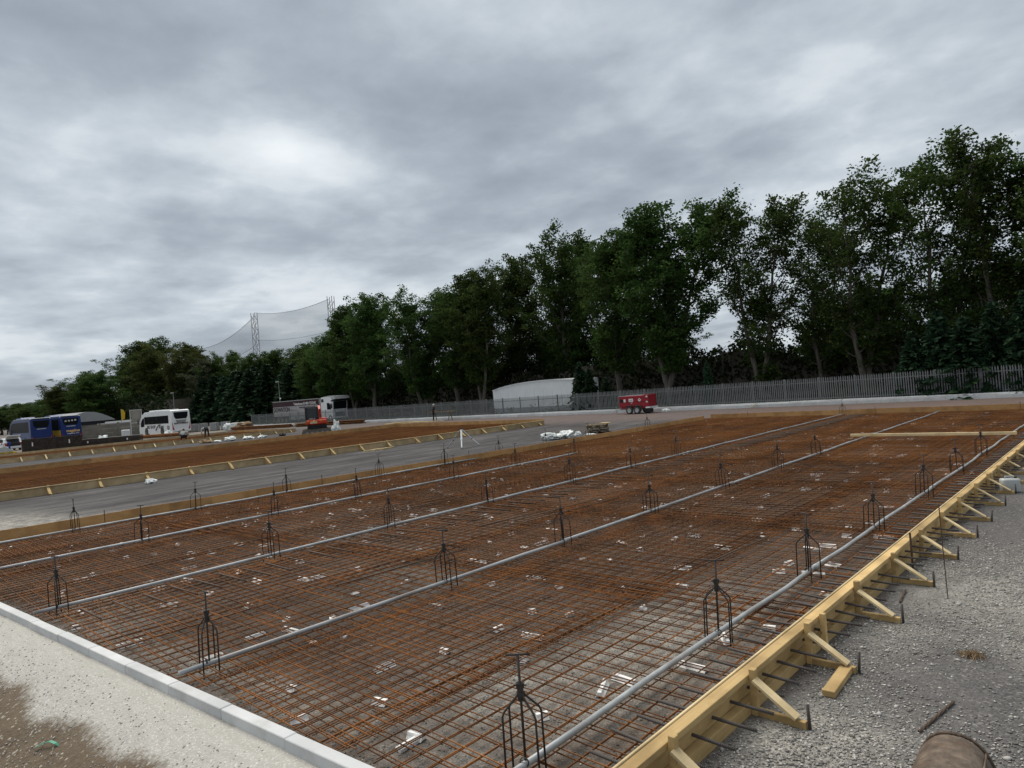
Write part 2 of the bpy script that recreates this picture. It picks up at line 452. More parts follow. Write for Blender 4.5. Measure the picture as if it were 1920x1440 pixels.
xs = np.unique(np.round(np.concatenate([[-3000, -1500, -800, -500], np.arange(-350, -60, 10), np.arange(-60, -24, 1.0), np.arange(-24, -13, 0.3),
                         np.arange(-13, 1.0, 0.12), np.arange(1, 12, 1.0), [20, 40, 80, 150, 300, 800, 1500, 3000]]), 3))
ys = np.unique(np.round(np.concatenate([[-3000, -800, -200, -80, -30, -12, -6, -3], np.arange(-2, 8, 0.12), np.arange(8, 20, 0.3), np.arange(20, 52, 0.8),
                         np.arange(52, 120, 6), [150, 250, 500, 1000, 2000, 4000]]), 3))
GX, GY = np.meshgrid(xs, ys)
d_out = kerb_y(GX) - 0.10 - GY           # metres outside the kerb
d_eff = np.where(GX > -2.7, -1, d_out)
z = np.where(d_eff > -0.06, 0.012 - 0.372 * sstep(0.12, 1.5, d_eff), 0.0)
rs = np.random.RandomState(3)
near = (GX > -14) & (GX < 2) & (GY < 9) & (GY > -2)
lump = np.zeros_like(z)
for _ in range(60):
    kx, ky = rs.uniform(-9, 9, 2); ph = rs.uniform(0, 6.28)
    lump += np.sin(GX * kx + GY * ky + ph) / 60
soilm = sstep(0.44, 0.92, d_eff + 0.05 * np.sin(GX * 1.7) + 0.06 * np.sin(GX * 4.1 + 1))
soilm = np.where(d_eff > 0, soilm, 0)
z = z + np.where(near, lump * 0.05, 0) * (0.25 + 2.6 * soilm)
inslab = (GX > -20.5) & (GX < -2.4) & (GY > kerb_y(GX) - 0.2)
z = np.where(inslab, np.minimum(z, 0.004), z)
haunch = np.where((d_eff > -0.05), 1.0, 0.0)
def blob(cx, cy, rx, ry, a=0.0):
    dx, dy = GX - cx, GY - cy; ca, sa = math.cos(a), math.sin(a)
    u, v = (dx * ca + dy * sa) / rx, (-dx * sa + dy * ca) / ry
    return np.exp(-(u * u + v * v))
dust = (0.95 * blob(-3.9, 6.0, 0.9, 1.7) + 0.7 * blob(-4.3, 4.3, 1.0, 0.7) + 0.75 * blob(-7.5, 2.9, 4.5, 0.35, 0.0766) + 0.55 * blob(-11.5, 3.0, 1.6, 0.7)
        + 1.5 * blob(-23.5, 4.2, 3.4, 1.3, 0.1) + 0.6 * blob(-21.8, 6.2, 1.0, 2.0) + 0.8 * blob(-2.0, 4.6, 0.5, 1.0) + 1.0 * blob(-1.2, 9.2, 1.2, 1.5) + 0.7 * blob(-1.7, 5.0, 0.7, 0.5) + 0.6 * blob(-0.7, 7.6, 0.6, 0.6)
        + 0.5 * blob(-2.1, 7.2, 0.4, 0.6) + 0.45 * blob(-0.4, 12, 0.9, 2.0) + 0.4 * blob(-8.5, 6.5, 1.2, 0.9) + 0.4 * blob(-12.5, 7.5, 2.0, 1.0) + 0.6 * blob(-104, 38, 12, 6)
        + 0.5 * blob(-118, 36, 10, 8))
red = sstep(34, 41, GY) * (1 - sstep(46, 48, GY)) * (1 - sstep(60, 75, -GX)) * 0.9 + 0.5 * sstep(36, 42, GY) * sstep(-75, -60, GX) * (1 - sstep(46, 48, GY))
dry = np.where(GX < -70, 0.7 * sstep(70, 85, -GX), 0)
nx, ny = len(xs), len(ys)
me = bpy.data.meshes.new('ground')
co = np.stack([GX, GY, z], -1).reshape(-1, 3)
idx = np.arange(nx * ny).reshape(ny, nx)
quads = np.stack([idx[:-1, :-1], idx[:-1, 1:], idx[1:, 1:], idx[1:, :-1]], -1).reshape(-1, 4)
me.from_pydata(co.tolist(), [], quads.tolist())
att = me.color_attributes.new('mask', 'FLOAT_COLOR', 'POINT')
inside = np.where(inslab, 1.0, 0.0)
arr = np.stack([haunch * (1 - soilm), soilm, np.clip(dust, 0, 1), np.clip(red, 0, 1)], -1).reshape(-1, 4).astype(np.float32)
att.data.foreach_set('color', arr.ravel())
att2 = me.color_attributes.new('mask2', 'FLOAT_COLOR', 'POINT')
lane = sstep(19.5, 21.0, -GX) * (1 - sstep(36, 40, GY)) * (1 - sstep(80, 95, -GX))
arr2 = np.stack([inside, dry, lane, np.ones_like(z)], -1).reshape(-1, 4).astype(np.float32)
att2.data.foreach_set('color', arr2.ravel())

t = NT('site_ground')
a1 = t.attr('mask'); s1 = t.new('ShaderNodeSeparateColor'); t.l.new(a1.outputs['Color'], s1.inputs[0])
a2 = t.attr('mask2'); s2 = t.new('ShaderNodeSeparateColor'); t.l.new(a2.outputs['Color'], s2.inputs[0])
nl = t.noise(0.45, 7, 0.6); nm = t.noise(3.0, 7, 0.65); nf = t.noise(24, 5, 0.65)
v1 = t.voro(46, out='Color'); v1s = t.new('ShaderNodeSeparateColor'); t.l.new(v1, v1s.inputs[0])
v1d = t.voro(46); v2 = t.voro(85, out='Color'); v2s = t.new('ShaderNodeSeparateColor'); t.l.new(v2, v2s.inputs[0])
stone = t.ramp(v1s.outputs[0], [(0.0, (0.055, 0.053, 0.053)), (0.5, (0.098, 0.094, 0.091)), (0.84, (0.15, 0.143, 0.136)), (0.96, (0.27, 0.253, 0.23)), (1.0, (0.42, 0.40, 0.37))])
fine = t.ramp(v2s.outputs[0], [(0.0, (0.042, 0.041, 0.043)), (0.6, (0.088, 0.085, 0.086)), (1.0, (0.18, 0.17, 0.158))])
grav = t.mix(t.ramp(nm, [(0.4, (0.2, 0.2, 0.2)), (0.65, (0.9, 0.9, 0.9))]), stone, fine)
grav = t.mix(t.math('MULTIPLY', t.ramp(nl, [(0.42, (0, 0, 0)), (0.7, (1, 1, 1))]), 0.5), grav, (0.155, 0.147, 0.14))
nst = t.noise(1.0, 6, 0.6, t.mapped(t.pos(), (0.9, 0.16, 1)))
grav = t.mix(t.math('MULTIPLY', t.ramp(nst, [(0.45, (0, 0, 0)), (0.7, (1, 1, 1))]), 0.35), grav, (0.17, 0.162, 0.155))
palest = t.ramp(v2s.outputs[1], [(0.0, (0.20, 0.185, 0.155)), (0.6, (0.38, 0.36, 0.315)), (1.0, (0.56, 0.54, 0.50))])
dn = t.math('MULTIPLY', s1.outputs[2], t.ramp(t.math('ADD', t.math('MULTIPLY', nm, 0.65), t.math('MULTIPLY', nl, 0.35)), [(0.36, (0.1, 0.1, 0.1)), (0.60, (1, 1, 1))]), clamp=True)
dn = t.math('MULTIPLY', dn, 0.9)
grav = t.mix(t.math('MULTIPLY', s2.outputs[0], 0.72), grav, t.mix(nf, (0.052, 0.036, 0.025), (0.175, 0.125, 0.088)))
lanec = t.ramp(t.noise(0.55, 9, 0.72, t.mapped(t.pos(), (2.2, 0.55, 1))), [(0.34, (0.026, 0.025, 0.027)), (0.5, (0.066, 0.063, 0.065)), (0.66, (0.135, 0.129, 0.126))])
lanec = t.mix(t.math('MULTIPLY', t.ramp(t.noise(1.0, 6, 0.6, t.mapped(t.pos(), (1.3, 0.09, 1))), [(0.52, (0, 0, 0)), (0.66, (1, 1, 1))]), 0.5), lanec, (0.19, 0.18, 0.172))
grav = t.mix(t.math('MULTIPLY', s2.outputs[2], 0.85), grav, lanec)
grav = t.mix(t.math('MULTIPLY', t.ramp(t.noise(1.1, 6, 0.6), [(0.42, (0, 0, 0)), (0.62, (1, 1, 1))]), 0.35), grav, t.mix(v2s.outputs[2], (0.035, 0.034, 0.035), (0.105, 0.10, 0.098)))
grav = t.mix(dn, grav, palest)
grav = t.mix(t.math('MULTIPLY', a1.outputs['Alpha'], t.ramp(nl, [(0.3, (0.35, 0.35, 0.35)), (0.7, (0.9, 0.9, 0.9))])), grav, t.mix(nm, (0.115, 0.078, 0.070), (0.215, 0.165, 0.150)))
grav = t.mix(t.math('MULTIPLY', s2.outputs[1], t.ramp(nl, [(0.3, (0.3, 0.3, 0.3)), (0.7, (0.85, 0.85, 0.85))])), grav, (0.27, 0.235, 0.20))
hstreak = t.noise(1.0, 5, 0.6, t.mapped(t.pos(), (2.0, 14, 3)))
hau = t.mix(nf, (0.33, 0.318, 0.285), (0.49, 0.475, 0.435))
hau = t.mix(t.math('MULTIPLY', t.ramp(hstreak, [(0.4, (0, 0, 0)), (0.7, (1, 1, 1))]), 0.35), hau, (0.55, 0.535, 0.495))
hau = t.mix(t.ramp(v2s.outputs[0], [(0.86, (0, 0, 0)), (0.93, (0.8, 0.8, 0.8))]), hau, (0.62, 0.60, 0.55))
soil = t.mix(nf, (0.052, 0.038, 0.026), (0.20, 0.155, 0.11))
soil = t.mix(t.ramp(nm, [(0.42, (0, 0, 0)), (0.7, (0.7, 0.7, 0.7))]), soil, (0.17, 0.135, 0.095))
soil = t.mix(t.ramp(v1s.outputs[1], [(0.94, (0, 0, 0)), (0.98, (0.9, 0.9, 0.9))]), soil, (0.42, 0.39, 0.33))
sf = t.ramp(t.math('ADD', s1.outputs[1], t.math('MULTIPLY', t.math('SUBTRACT', t.math('ADD', t.math('MULTIPLY', nm, 0.5), t.math('MULTIPLY', nf, 0.5)), 0.5), 1.6)), [(0.30, (0, 0, 0)), (0.72, (1, 1, 1))])
outer = t.mix(sf, hau, soil)
of = t.math('ADD', s1.outputs[0], s1.outputs[1], clamp=True)
colr = t.mix(of, grav, outer)
hgt = t.math('ADD', t.math('MULTIPLY', v1d, -1.0), t.math('MULTIPLY', nf, 0.8))
t.bump(hgt, 0.45, 0.016)
gm = t.fin(colr, 0.95, 0, 0.15)
me.materials.append(gm)
me.polygons.foreach_set('use_smooth', [True] * len(me.polygons))
ground = link('ground', me); tag(ground, kind='structure')

# loose stones, real geometry
def stones(name, n, place, smin, smax, tone, seed, label):
    rs = np.random.RandomState(seed)
    base = np.array([(1, 0, 0), (-1, 0, 0), (0, 1, 0), (0, -1, 0), (0, 0, 1), (0, 0, -1)], float)
    tri = np.array([(0, 2, 4), (2, 1, 4), (1, 3, 4), (3, 0, 4), (2, 0, 5), (1, 2, 5), (3, 1, 5), (0, 3, 5)])
    P = place(rs, n); n = len(P)
    s_ = smin + (smax - smin) * rs.rand(n) ** 2.5
    V = base[None] * (0.6 + 0.6 * rs.rand(n, 6, 1)) + rs.normal(0, 0.18, (n, 6, 3))
    V *= np.array([1, 1, 0.48])
    a = rs.rand(n) * 6.28; ca, sa = np.cos(a)[:, None], np.sin(a)[:, None]
    V = np.stack([V[..., 0] * ca - V[..., 1] * sa, V[..., 0] * sa + V[..., 1] * ca, V[..., 2]], -1)
    V = V * s_[:, None, None] + P[:, None, :]
    T = (tri[None] + (np.arange(n) * 6)[:, None, None]).reshape(-1, 3)
    me = bpy.data.meshes.new(name)
    me.vertices.add(n * 6); me.vertices.foreach_set('co', V.reshape(-1).astype(np.float32))
    me.loops.add(len(T) * 3); me.loops.foreach_set('vertex_index', T.reshape(-1).astype(np.int32))
    me.polygons.add(len(T)); me.polygons.foreach_set('loop_start', (np.arange(len(T)) * 3).astype(np.int32))
    me.update(calc_edges=True)
    at = me.attributes.new('tint', 'FLOAT', 'POINT')
    at.data.foreach_set('value', np.repeat(rs.rand(n), 6).astype(np.float32))
    t = NT(name + '_stone')
    c = t.ramp(t.attr('tint').outputs['Fac'], tone); c = t.mix(t.math('MULTIPLY', t.noise(40, 3), 0.3), c, (0.20, 0.19, 0.175))
    me.materials.append(t.fin(c, 0.9, 0, 0.2))
    o = link(name, me); tag(o, label, 'gravel', kind='stuff'); return o

def ground_z(x, y):
    d = kerb_y(x) - 0.10 - y
    return np.where((x < -2.7) & (d > 0), 0.012 - 0.372 * sstep(0.12, 1.5, d), 0.0)
def p_right(rs, n):
    x = rs.uniform(-2.44, 0.3, n); y = 3.4 + 9.0 * rs.rand(n) ** 1.5
    keep = (np.sin(x * 3.1 + y * 1.3) + np.sin(x * 1.3 - y * 2.1 + 1) + rs.normal(0, 0.9, n)) > -0.6
    x, y = x[keep], y[keep]
    return np.stack([x, y, np.full_like(x, 0.004)], -1)
def p_slab(rs, n):
    x = -2.6 - 13 * rs.rand(n) ** 1.25; y = kerb_y(x) + 0.1 + 11 * rs.rand(n) ** 1.4
    return np.stack([x, y, np.full_like(x, 0.003)], -1)
def p_bank(rs, n):
    x = rs.uniform(-13, -3.5, n); d = 1.9 * rs.rand(n) ** 0.5; y = kerb_y(x) - 0.14 - d
    return np.stack([x, y, ground_z(x, y) + 0.003], -1)
stones('gravel', 70000, p_right, 0.003, 0.016, [(0, (0.16, 0.15, 0.14)), (0.35, (0.27, 0.255, 0.232)), (0.75, (0.46, 0.435, 0.395)), (1, (0.72, 0.70, 0.66))], 5, 'loose grey and white gravel beside the right timber form')
stones('gravel', 2600, p_right, 0.010, 0.032, [(0, (0.13, 0.12, 0.11)), (0.5, (0.28, 0.265, 0.24)), (1, (0.62, 0.60, 0.55))], 15, 'larger pebbles strewn over the gravel beside the right form')
stones('gravel', 30000, p_slab, 0.003, 0.014, [(0, (0.075, 0.068, 0.062)), (0.5, (0.16, 0.148, 0.136)), (0.85, (0.30, 0.275, 0.25)), (1, (0.68, 0.65, 0.61))], 6, 'dark crushed stone lying under the near steel mesh')
stones('gravel', 17000, p_bank, 0.002, 0.013, [(0, (0.28, 0.235, 0.18)), (0.4, (0.42, 0.39, 0.34)), (0.8, (0.56, 0.54, 0.49)), (1, (0.74, 0.72, 0.67))], 8, 'loose earth crumbs and pebbles on the bank below the kerb')

# ------------------------------------------------------------------ front kerb
kr = thing('concrete_kerb', 'pale grey concrete kerb edging the front of the nearest slab', 'kerb', (0, 0, 0))
ang = math.atan(0.0766); kmesh = []
for v in range(4):
    L = 0.985
    kmesh.append(MB().bbox(0, L, -0.112, 0, -0.22, 0.098, 0.006).mesh('kerb_block', M['kerb']))
x = -22.0; k = 0
while x < -2.75:
    o = link('kerb_block', kmesh[k % 4], kr, (x, kerb_y(x) + rnd.uniform(-0.004, 0.004), rnd.uniform(-0.004, 0.004)), (0, 0, ang + rnd.uniform(-0.003, 0.003)))
    x += 0.994 * math.cos(ang); k += 1

# ------------------------------------------------------------------ steel mesh
def bar_mesh(name, L, axis, r, nseg=4, wob=0.006, seed=0, n=4):
    q = random.Random(seed); pts = []
    for i in range(nseg + 1):
        s_ = L * i / nseg
        a, b = q.uniform(-wob, wob), q.uniform(-wob * 0.7, wob * 0.9)
        pts.append((a, s_, b) if axis == 'y' else (s_, a, b))
    return MB().tube(pts, r, n).mesh(name, M['rust'])
SW, SL = 2.36, 4.76
ORD = ['nearest', 'second', 'third', 'fourth', 'fifth', 'sixth', 'seventh', 'eighth', 'ninth', 'tenth']
long_m = [bar_mesh('long_bar', SL, 'y', 0.0049, 5, 0.007, s) for s in range(4)]
cross_m = [bar_mesh('cross_bar', SW, 'x', 0.0049, 3, 0.007, s + 10) for s in range(4)]

def sheet_mesh(seed, r=0.0056, nl=12, nc=24, wob=0.010):
    q = random.Random(seed); b = MB()
    for i in range(nl):
        b.tube([(0.08 + 0.2 * i + q.uniform(-wob, wob), SL * j / 3, q.uniform(-wob, wob)) for j in range(4)], r, 4)
    for i in range(nc):
        b.tube([(SW * j / 2, 0.08 + 0.2 * i + q.uniform(-wob, wob), 0.011 + q.uniform(-wob, wob)) for j in range(3)], r, 4)
    return b.mesh('mesh_sheet', M['rust'])
sheets = [sheet_mesh(s) for s in range(5)]
farmesh = [m_.copy() for m_ in sheets[:3]]
for m_ in farmesh: m_.materials[0] = M['rust_orange']
GS1 = 'rusty mesh sheets of the nearest slab'
x0, x1, yend = -19.6, -2.62, 36.2
ncol = 8; stepx = 2.0 + 0.0857
def xx_near(i, j): return i >= 7 and j < 2
for layer in range(3):
    for i in range(ncol):
        for j in range(8):
            if layer == 2 and xx_near(i, j): continue
            xx = x0 + 0.2 * round(stepx * i / 0.2) + rnd.uniform(-0.012, 0.012) + ((0.016 + 0.006 * ((i + j) % 2)) if xx_near(i, j) else rnd.uniform(0.03, 0.17)) * (layer > 0)
            ystart = kerb_y(xx + SW * 0.5) + 0.03
            stepy = (yend - ystart - SL) / 7
            yy = ystart + 0.2 * round(stepy * j / 0.2) + rnd.uniform(-0.014, 0.014) + (0.018 if xx_near(i, j) else rnd.uniform(0.03, 0.17)) * (layer > 0)
            zz = 0.052 + 0.019 * layer + 0.004 * ((i + j) % 3)
            where = '%s row from the kerb, %s column from the right form' % (ORD[j], ORD[ncol - 1 - i] if i < ncol - 1 else 'first')
            if j < 2 and layer == 1 and xx > -16.5:
                s = thing('mesh_sheet', 'rusty mesh sheet, upper layer, ' + where, 'steel mesh', (xx, yy, zz), rnd.uniform(-0.004, 0.004), GS1)
                for a in range(12):
                    link('long_bar', long_m[rnd.randrange(4)], s, (0.08 + 0.2 * a + rnd.uniform(-0.006, 0.006), 0, 0))
                for a in range(24):
                    link('cross_bar', cross_m[rnd.randrange(4)], s, (0, 0.08 + 0.2 * a + rnd.uniform(-0.006, 0.006), 0.0105))
            else:
                o = link('mesh_sheet', farmesh[rnd.randrange(3)] if (j >= 4 and layer != 1) else sheets[rnd.randrange(5)], None, (xx, yy, zz), (0, 0, rnd.uniform(-0.004, 0.004)))
                tag(o, 'rusty mesh sheet, %s layer, ' % ('lower', 'upper', 'topmost')[layer] + where, 'steel mesh', GS1)


def far_sheets(xa, xb, ya, yb, label, group):
    nc_ = max(1, round((xb - xa) / 2.3)); nr_ = max(1, round((yb - ya) / 4.6))
    sx = (xb - xa) / nc_ / 2.25; sy = (yb - ya) / nr_ / 4.6
    for i in range(nc_):
        for j in range(nr_):
            o = link('mesh_sheet', farmesh[rnd.randrange(3)], None, (xa + (xb - xa) / nc_ * i, ya + (yb - ya) / nr_ * j, 0.075 + 0.005 * ((i + j) % 2)), (0, 0, 0), (sx, sy, 2.0))
            tag(o, 'lower ' + label % (ORD[nc_ - 1 - i], ORD[j]), 'steel mesh', group)
            o = link('mesh_sheet', farmesh[rnd.randrange(3)], None, (xa + 0.09 + (xb - xa) / nc_ * i, ya + 0.1 + (yb - ya) / nr_ * j, 0.14), (0, 0, 0), (sx * .98, sy * .98, 2.0))
            tag(o, 'upper ' + label % (ORD[nc_ - 1 - i], ORD[j]), 'steel mesh', group)
far_sheets(-48.2, -31.75, 1.5, 36.0, 'orange-rusty mesh sheet in the middle slab, %s column, %s row from the left', 'mesh sheets of the middle slab')
far_sheets(-77.5, -64.8, 3.0, 35.8, 'brown mesh sheet in the slab furthest left, %s column, %s row from the left', 'mesh sheets of the far slab')

# ------------------------------------------------------------------ pipes
def pipe(x, pts_y, label):
    t_ = thing('screed_pipe', label, 'pipe')
    for i in range(len(pts_y) - 1):
        a, b = pts_y[i], pts_y[i + 1]; n = 6
        pts = [(x + rnd.uniform(-0.02, 0.02), a + (b - a) * k / n, 0.128 + rnd.uniform(-0.006, 0.006)) for k in range(n + 1)]
        MB().tube(pts, 0.0255, 12).build('pipe_length', M['galv'], t_, True)
        if i: MB().cyl((x, a - 0.07, 0.128), (x, a + 0.07, 0.128), 0.034, 12).build('joint_sleeve', M['galv'], t_, True)
pipe(-3.30, [2.9, 8.9, 15.2, 21.4, 27.6, 35.8], 'galvanised pipe beside the right timber form')
pipe(-7.25, [2.55, 8.7, 14.8, 21.0, 27.2, 36.0], 'galvanised pipe, second from the right form, passing under the loose timber')
pipe(-11.45, [2.2, 8.3, 14.4, 20.5, 27.0, 36.2], 'galvanised pipe in the middle, beside the row of short dark bars')
pipe(-15.75, [1.9, 8.0, 14.0, 20.0], 'short galvanised pipe that ends halfway along the slab')
pipe(-19.2, [1.7, 7.8, 13.8, 20.2], 'galvanised pipe along the foot of the left plywood board')

# ------------------------------------------------------------------ stands
def make_stand():
    r_ = thing('screed_stand', 'dark steel rail stand', 'rail stand')
    for sx, sy in ((1, 1), (-1, 1), (-1, -1), (1, -1)):
        MB().tube([(0.012 * sx, 0.012 * sy, 0.60), (0.03 * sx, 0.025 * sy, 0.565), (0.105 * sx, 0.065 * sy, 0.485), (0.118 * sx, 0.072 * sy, 0.455), (0.12 * sx, 0.075 * sy, 0.02)], 0.0076, 6).build('leg', M['stand'], r_, True)
    b = MB(); b.cyl((0, 0, 0.54), (0, 0, 0.66), 0.022, 8); b.cyl((0, 0, 0.625), (0, 0, 0.66), 0.031, 6); b.cyl((0, 0, 0.57), (0, 0, 0.60), 0.030, 6)
    b.tube([(-0.045, 0, 0.642), (0.045, 0.01, 0.642)], 0.007, 5)
    b.build('coupler_nut', M['stand'], r_)
    MB().cyl((0, 0, 0.12), (0, 0, 0.845), 0.0095, 6).build('threaded_rod', M['stand'], r_, True)
    MB().tube([(-0.085, -0.01, 0.845), (0.085, 0.01, 0.85)], 0.0085, 6).build('handle_bar', M['stand'], r_, True)
    MB().lathe([(0.03, 0.0), (0.036, 0.008), (0.03, 0.016), (0.027, 0.008), (0.03, 0.0)], 10, (0.0, -0.035, 0.145), 'y').build('pipe_clip', M['stand'], r_)
    return r_
stand0 = make_stand(); used = False
ORD = ['nearest', 'second', 'third', 'fourth', 'fifth', 'sixth', 'seventh', 'eighth', 'ninth', 'tenth']
rows = [(-3.3, [3.35, 6.2, 8.65, 11.4, 14.6, 17.6, 20.5], 'the pipe beside the right form'),
        (-7.25, [2.85, 6.1, 8.65, 11.35, 14.4, 17.5, 20.3], 'the second pipe from the right'),
        (-11.45, [2.5, 5.7, 8.25, 11.05, 14.15, 17.05, 19.7, 36.1], 'the middle pipe'),
        (-15.75, [5.0, 8.0, 10.4, 13.85, 16.65, 19.85], 'the short pipe'),
        (-19.2, [4.65, 7.5, 10.2, 13.6, 16.5, 19.4, 22.3, 25.3, 30.4], 'the left plywood board')]
for x, yl, what in rows:
    for k, y in enumerate(yl):
        lab = 'dark steel stand with T handle, %s one along %s' % (ORD[k], what)
        if not used: s = stand0; used = True; s['label'] = lab; s.location = (x, y, 0)
        else: s = dup(stand0, (x, y, 0), 0, lab)
        s['group'] = 'steel stands carrying the pipes'
        s.rotation_euler = (rnd.uniform(-0.03, 0.03), rnd.uniform(-0.03, 0.03), rnd.uniform(-0.5, 0.5))
        s.scale = (1, 1, rnd.uniform(0.95, 1.06))
for x, y in ((-19.6, 5.4), (-19.55, 11.6), (-19.4, 17.9), (-19.0, 24.0), (-18.9, 28.9), (-10.0, 36.2), (-4.3, 36.3), (-16.4, 36.1)):
    o = MB().cyl((0, 0, 0), (0.01, 0, 0.44), 0.010, 6).build('steel_pin', M['rebar_brown']); o.location = (x, y, 0)
    tag(o, 'rusty steel pin standing against the inside of the plywood edge boards', 'steel pin', 'pins inside the edge boards')

# ------------------------------------------------------------------ joint dowels on the mesh
dm = MB().tube([(0, 0, 0), (0.43, 0.004, 0.0), (0.86, 0, 0)], 0.0125, 8).mesh('dowel_bar', M['rebar_brown'], True)
y = 2.66
while y < 35.8:
    o = link('dowel_bar', dm, None, (-11.02 + rnd.uniform(-0.07, 0.07), y + rnd.uniform(-0.03, 0.03), 0.112 + rnd.uniform(0, 0.01)), (0, rnd.uniform(-0.01, 0.015), rnd.uniform(-0.03, 0.06)))
    tag(o, 'short dark dowel bar lying across the mesh beside the middle pipe', 'dowel bar', 'loose dowel bars in a row on the mesh')
    y += 0.39 if y < 22 else 0.30
lb = MB().tube([(0, 0, 0), (0.0, 1.5, 0.004), (0.02, 3.0, 0)], 0.010, 6).mesh('loose_bar', M['rebar_brown'], True)
for x, y, a, s_ in ((-13.6, 8.3, -0.08, 1.0), (-13.2, 8.5, -0.05, 1.0), (-12.9, 9.1, -0.10, 0.9), (-9.3, 9.6, -0.06, 0.9), (-9.0, 9.5, -0.07, 1.0), (-9.6, 8.9, -0.11, 0.6), (-4.6, 8.4, -0.06, 0.6), (-8.6, 5.2, -0.05, 0.8)):
    o = link('loose_bar', lb, None, (x, y, 0.115), (0, 0, a), (1, s_, 1))
    tag(o, 'thin rusty bar lying loose on top of the mesh', 'steel bar', 'loose thin bars on the mesh')

# ------------------------------------------------------------------ spacers
def spacer_mesh(L, w, h):
    b = MB(); prof = [(-w, 0), (-w * 0.62, h * 0.42), (-w * 0.42, h), (w * 0.42, h), (w * 0.62, h * 0.42), (w, 0), (w * 0.35, h * 0.12), (-w * 0.35, h * 0.12)]
    b.prism(prof, 'x', -L / 2, L / 2)
    return b.mesh('spacer', M['plastic'])
spm = [spacer_mesh(L, w, h) for L, w, h in ((0.24, 0.040, 0.047), (0.15, 0.042, 0.049), (0.28, 0.040, 0.046), (0.10, 0.044, 0.050))]
spots = []
yv = 2.8
q = random.Random(21)
while yv < 36:
    for xv in np.arange(-19.2, -2.8, 0.84):
        if q.random() < 0.9:
            X = xv + q.uniform(-0.5, 0.5); Y = yv + q.uniform(-0.45, 0.45)
            if Y > kerb_y(X) + 0.2 and X < -2.9: spots.append((X, Y))
    yv += 0.86
spots.sort(key=lambda p: p[0] ** 2 + p[1] ** 2)
SPL = 'white bar spacer lying under the rusty mesh'
rest = MB()
for k, (X, Y) in enumerate(spots):
    a = q.choice([q.uniform(0, PI), q.gauss(0.1, 0.25), q.gauss(1.4, 0.3)])
    if k < 300:
        o = link('bar_spacer', spm[q.choice([0, 0, 1, 2, 3, 3])], None, (X, Y, 0.006), (q.choice([0, 0, 0, 0.7]), 0, a))
        tag(o, SPL, 'spacer', 'white spacers under the mesh')
    else:
        for dk in range(1 + (q.random() < 0.5)):
            L = q.uniform(0.1, 0.3); ca, sa = math.cos(a) * L / 2, math.sin(a) * L / 2
            X2, Y2 = X + dk * q.uniform(-.4, .4), Y + dk * q.uniform(-.4, .4)
            rest.beam((X2 - ca, Y2 - sa, 0.03), (X2 + ca, Y2 + sa, 0.03), 0.05, 0.046)
o = rest.build('bar_spacers', M['plastic']); tag(o, 'far scatter of small white spacers under the mesh', 'spacer', kind='stuff')

# ------------------------------------------------------------------ right timber form
fr = thing('timber_form', 'pale pine form with braced posts along the right edge of the nearest slab', 'timber form', (-2.57, 0, 0))
y = 2.9
while y < 36.3:
    L = min(3.6, 36.3 - y)
    for nm, args, mt in (('ply_facing', (-0.018, 0.0, 0, L - 0.004, 0.0, 0.318), 'pine_light'), ('top_rail', (0.003, 0.098, 0, L - 0.006, 0.262, 0.308), 'pine'),
                         ('face_plank', (0.003, 0.04, 0, L - 0.008, 0.105, 0.258), 'pine'), ('bottom_rail', (0.003, 0.105, 0, L - 0.005, 0.002, 0.100), 'pine')):
        o = MB().bbox(*args, 0.003).build(nm, M[mt], fr); o.location = (rnd.uniform(-0.001, 0.001), y, rnd.uniform(-0.003, 0.003))
    y += L
post_m = MB().bbox(0.108, 0.158, -0.026, 0.026, 0, 0.372, 0.003).mesh('post', M['pine'])
strut_m = MB().bbox(0.16, 0.53, -0.022, 0.022, 0.0, 0.058, 0.003).mesh('strut', M['pine'])
brace_m = MB().beam((0.15, 0, 0.285), (0.47, 0, 0.075), 0.088, 0.02).mesh('brace', M['pine_light'])
pin_m = MB().cyl((0, 0, -0.02), (0.004, 0, 0.19), 0.0125, 8).mesh('steel_pin', M['rebar'], True)
posts = [3.85, 5.09, 6.25, 7.68, 9.07, 10.42, 11.75]
while posts[-1] < 35: posts.append(posts[-1] + 1.33 + rnd.uniform(-0.12, 0.12))
for k, y in enumerate(posts):
    link('post', post_m, fr, (0, y, rnd.uniform(-0.02, 0.012)), (0, rnd.uniform(-0.03, 0.03), 0))
    link('strut', strut_m, fr, (0, y + 0.005, 0), (0, 0, rnd.uniform(-0.05, 0.03)))
    link('brace', brace_m, fr, (0, y - 0.028, rnd.uniform(-0.01, 0.01)), (0, 0, rnd.uniform(-0.05, 0.05)))
    o = link('steel_pin', pin_m, None, (-2.57 + 0.548, y + rnd.uniform(-0.02, 0.03), 0), (rnd.uniform(-0.05, 0.05), rnd.uniform(-0.05, 0.05), 0))
    tag(o, 'short ribbed steel pin holding the end of a strut of the right form', 'steel pin', 'pins behind the right form')
    if k in (2, 9):
        o = MB().bbox(0.11, 0.16, 0.06, 0.11, 0.0, 0.34, 0.003).build('spare_post', M['pine'], fr); o.location = (0, y + 0.3, 0)
dow = MB().tube([(-0.43, 0, 0.004), (0, 0, 0), (0.36, 0, 0)], 0.0125, 8).mesh('dowel_bar', M['rebar'], True)
y = 3.06
while y < 36:
    if all(abs(y - p) > 0.045 for p in posts):
        o = link('dowel_bar', dow, None, (-2.57 + rnd.uniform(-0.03, 0.03), y, 0.165), (0, rnd.uniform(0.0, 0.05), rnd.uniform(-0.05, 0.05)))
        tag(o, 'dark ribbed dowel bar poking through the right timber form', 'dowel bar', 'dowel bars through the right form')
    y += 0.3
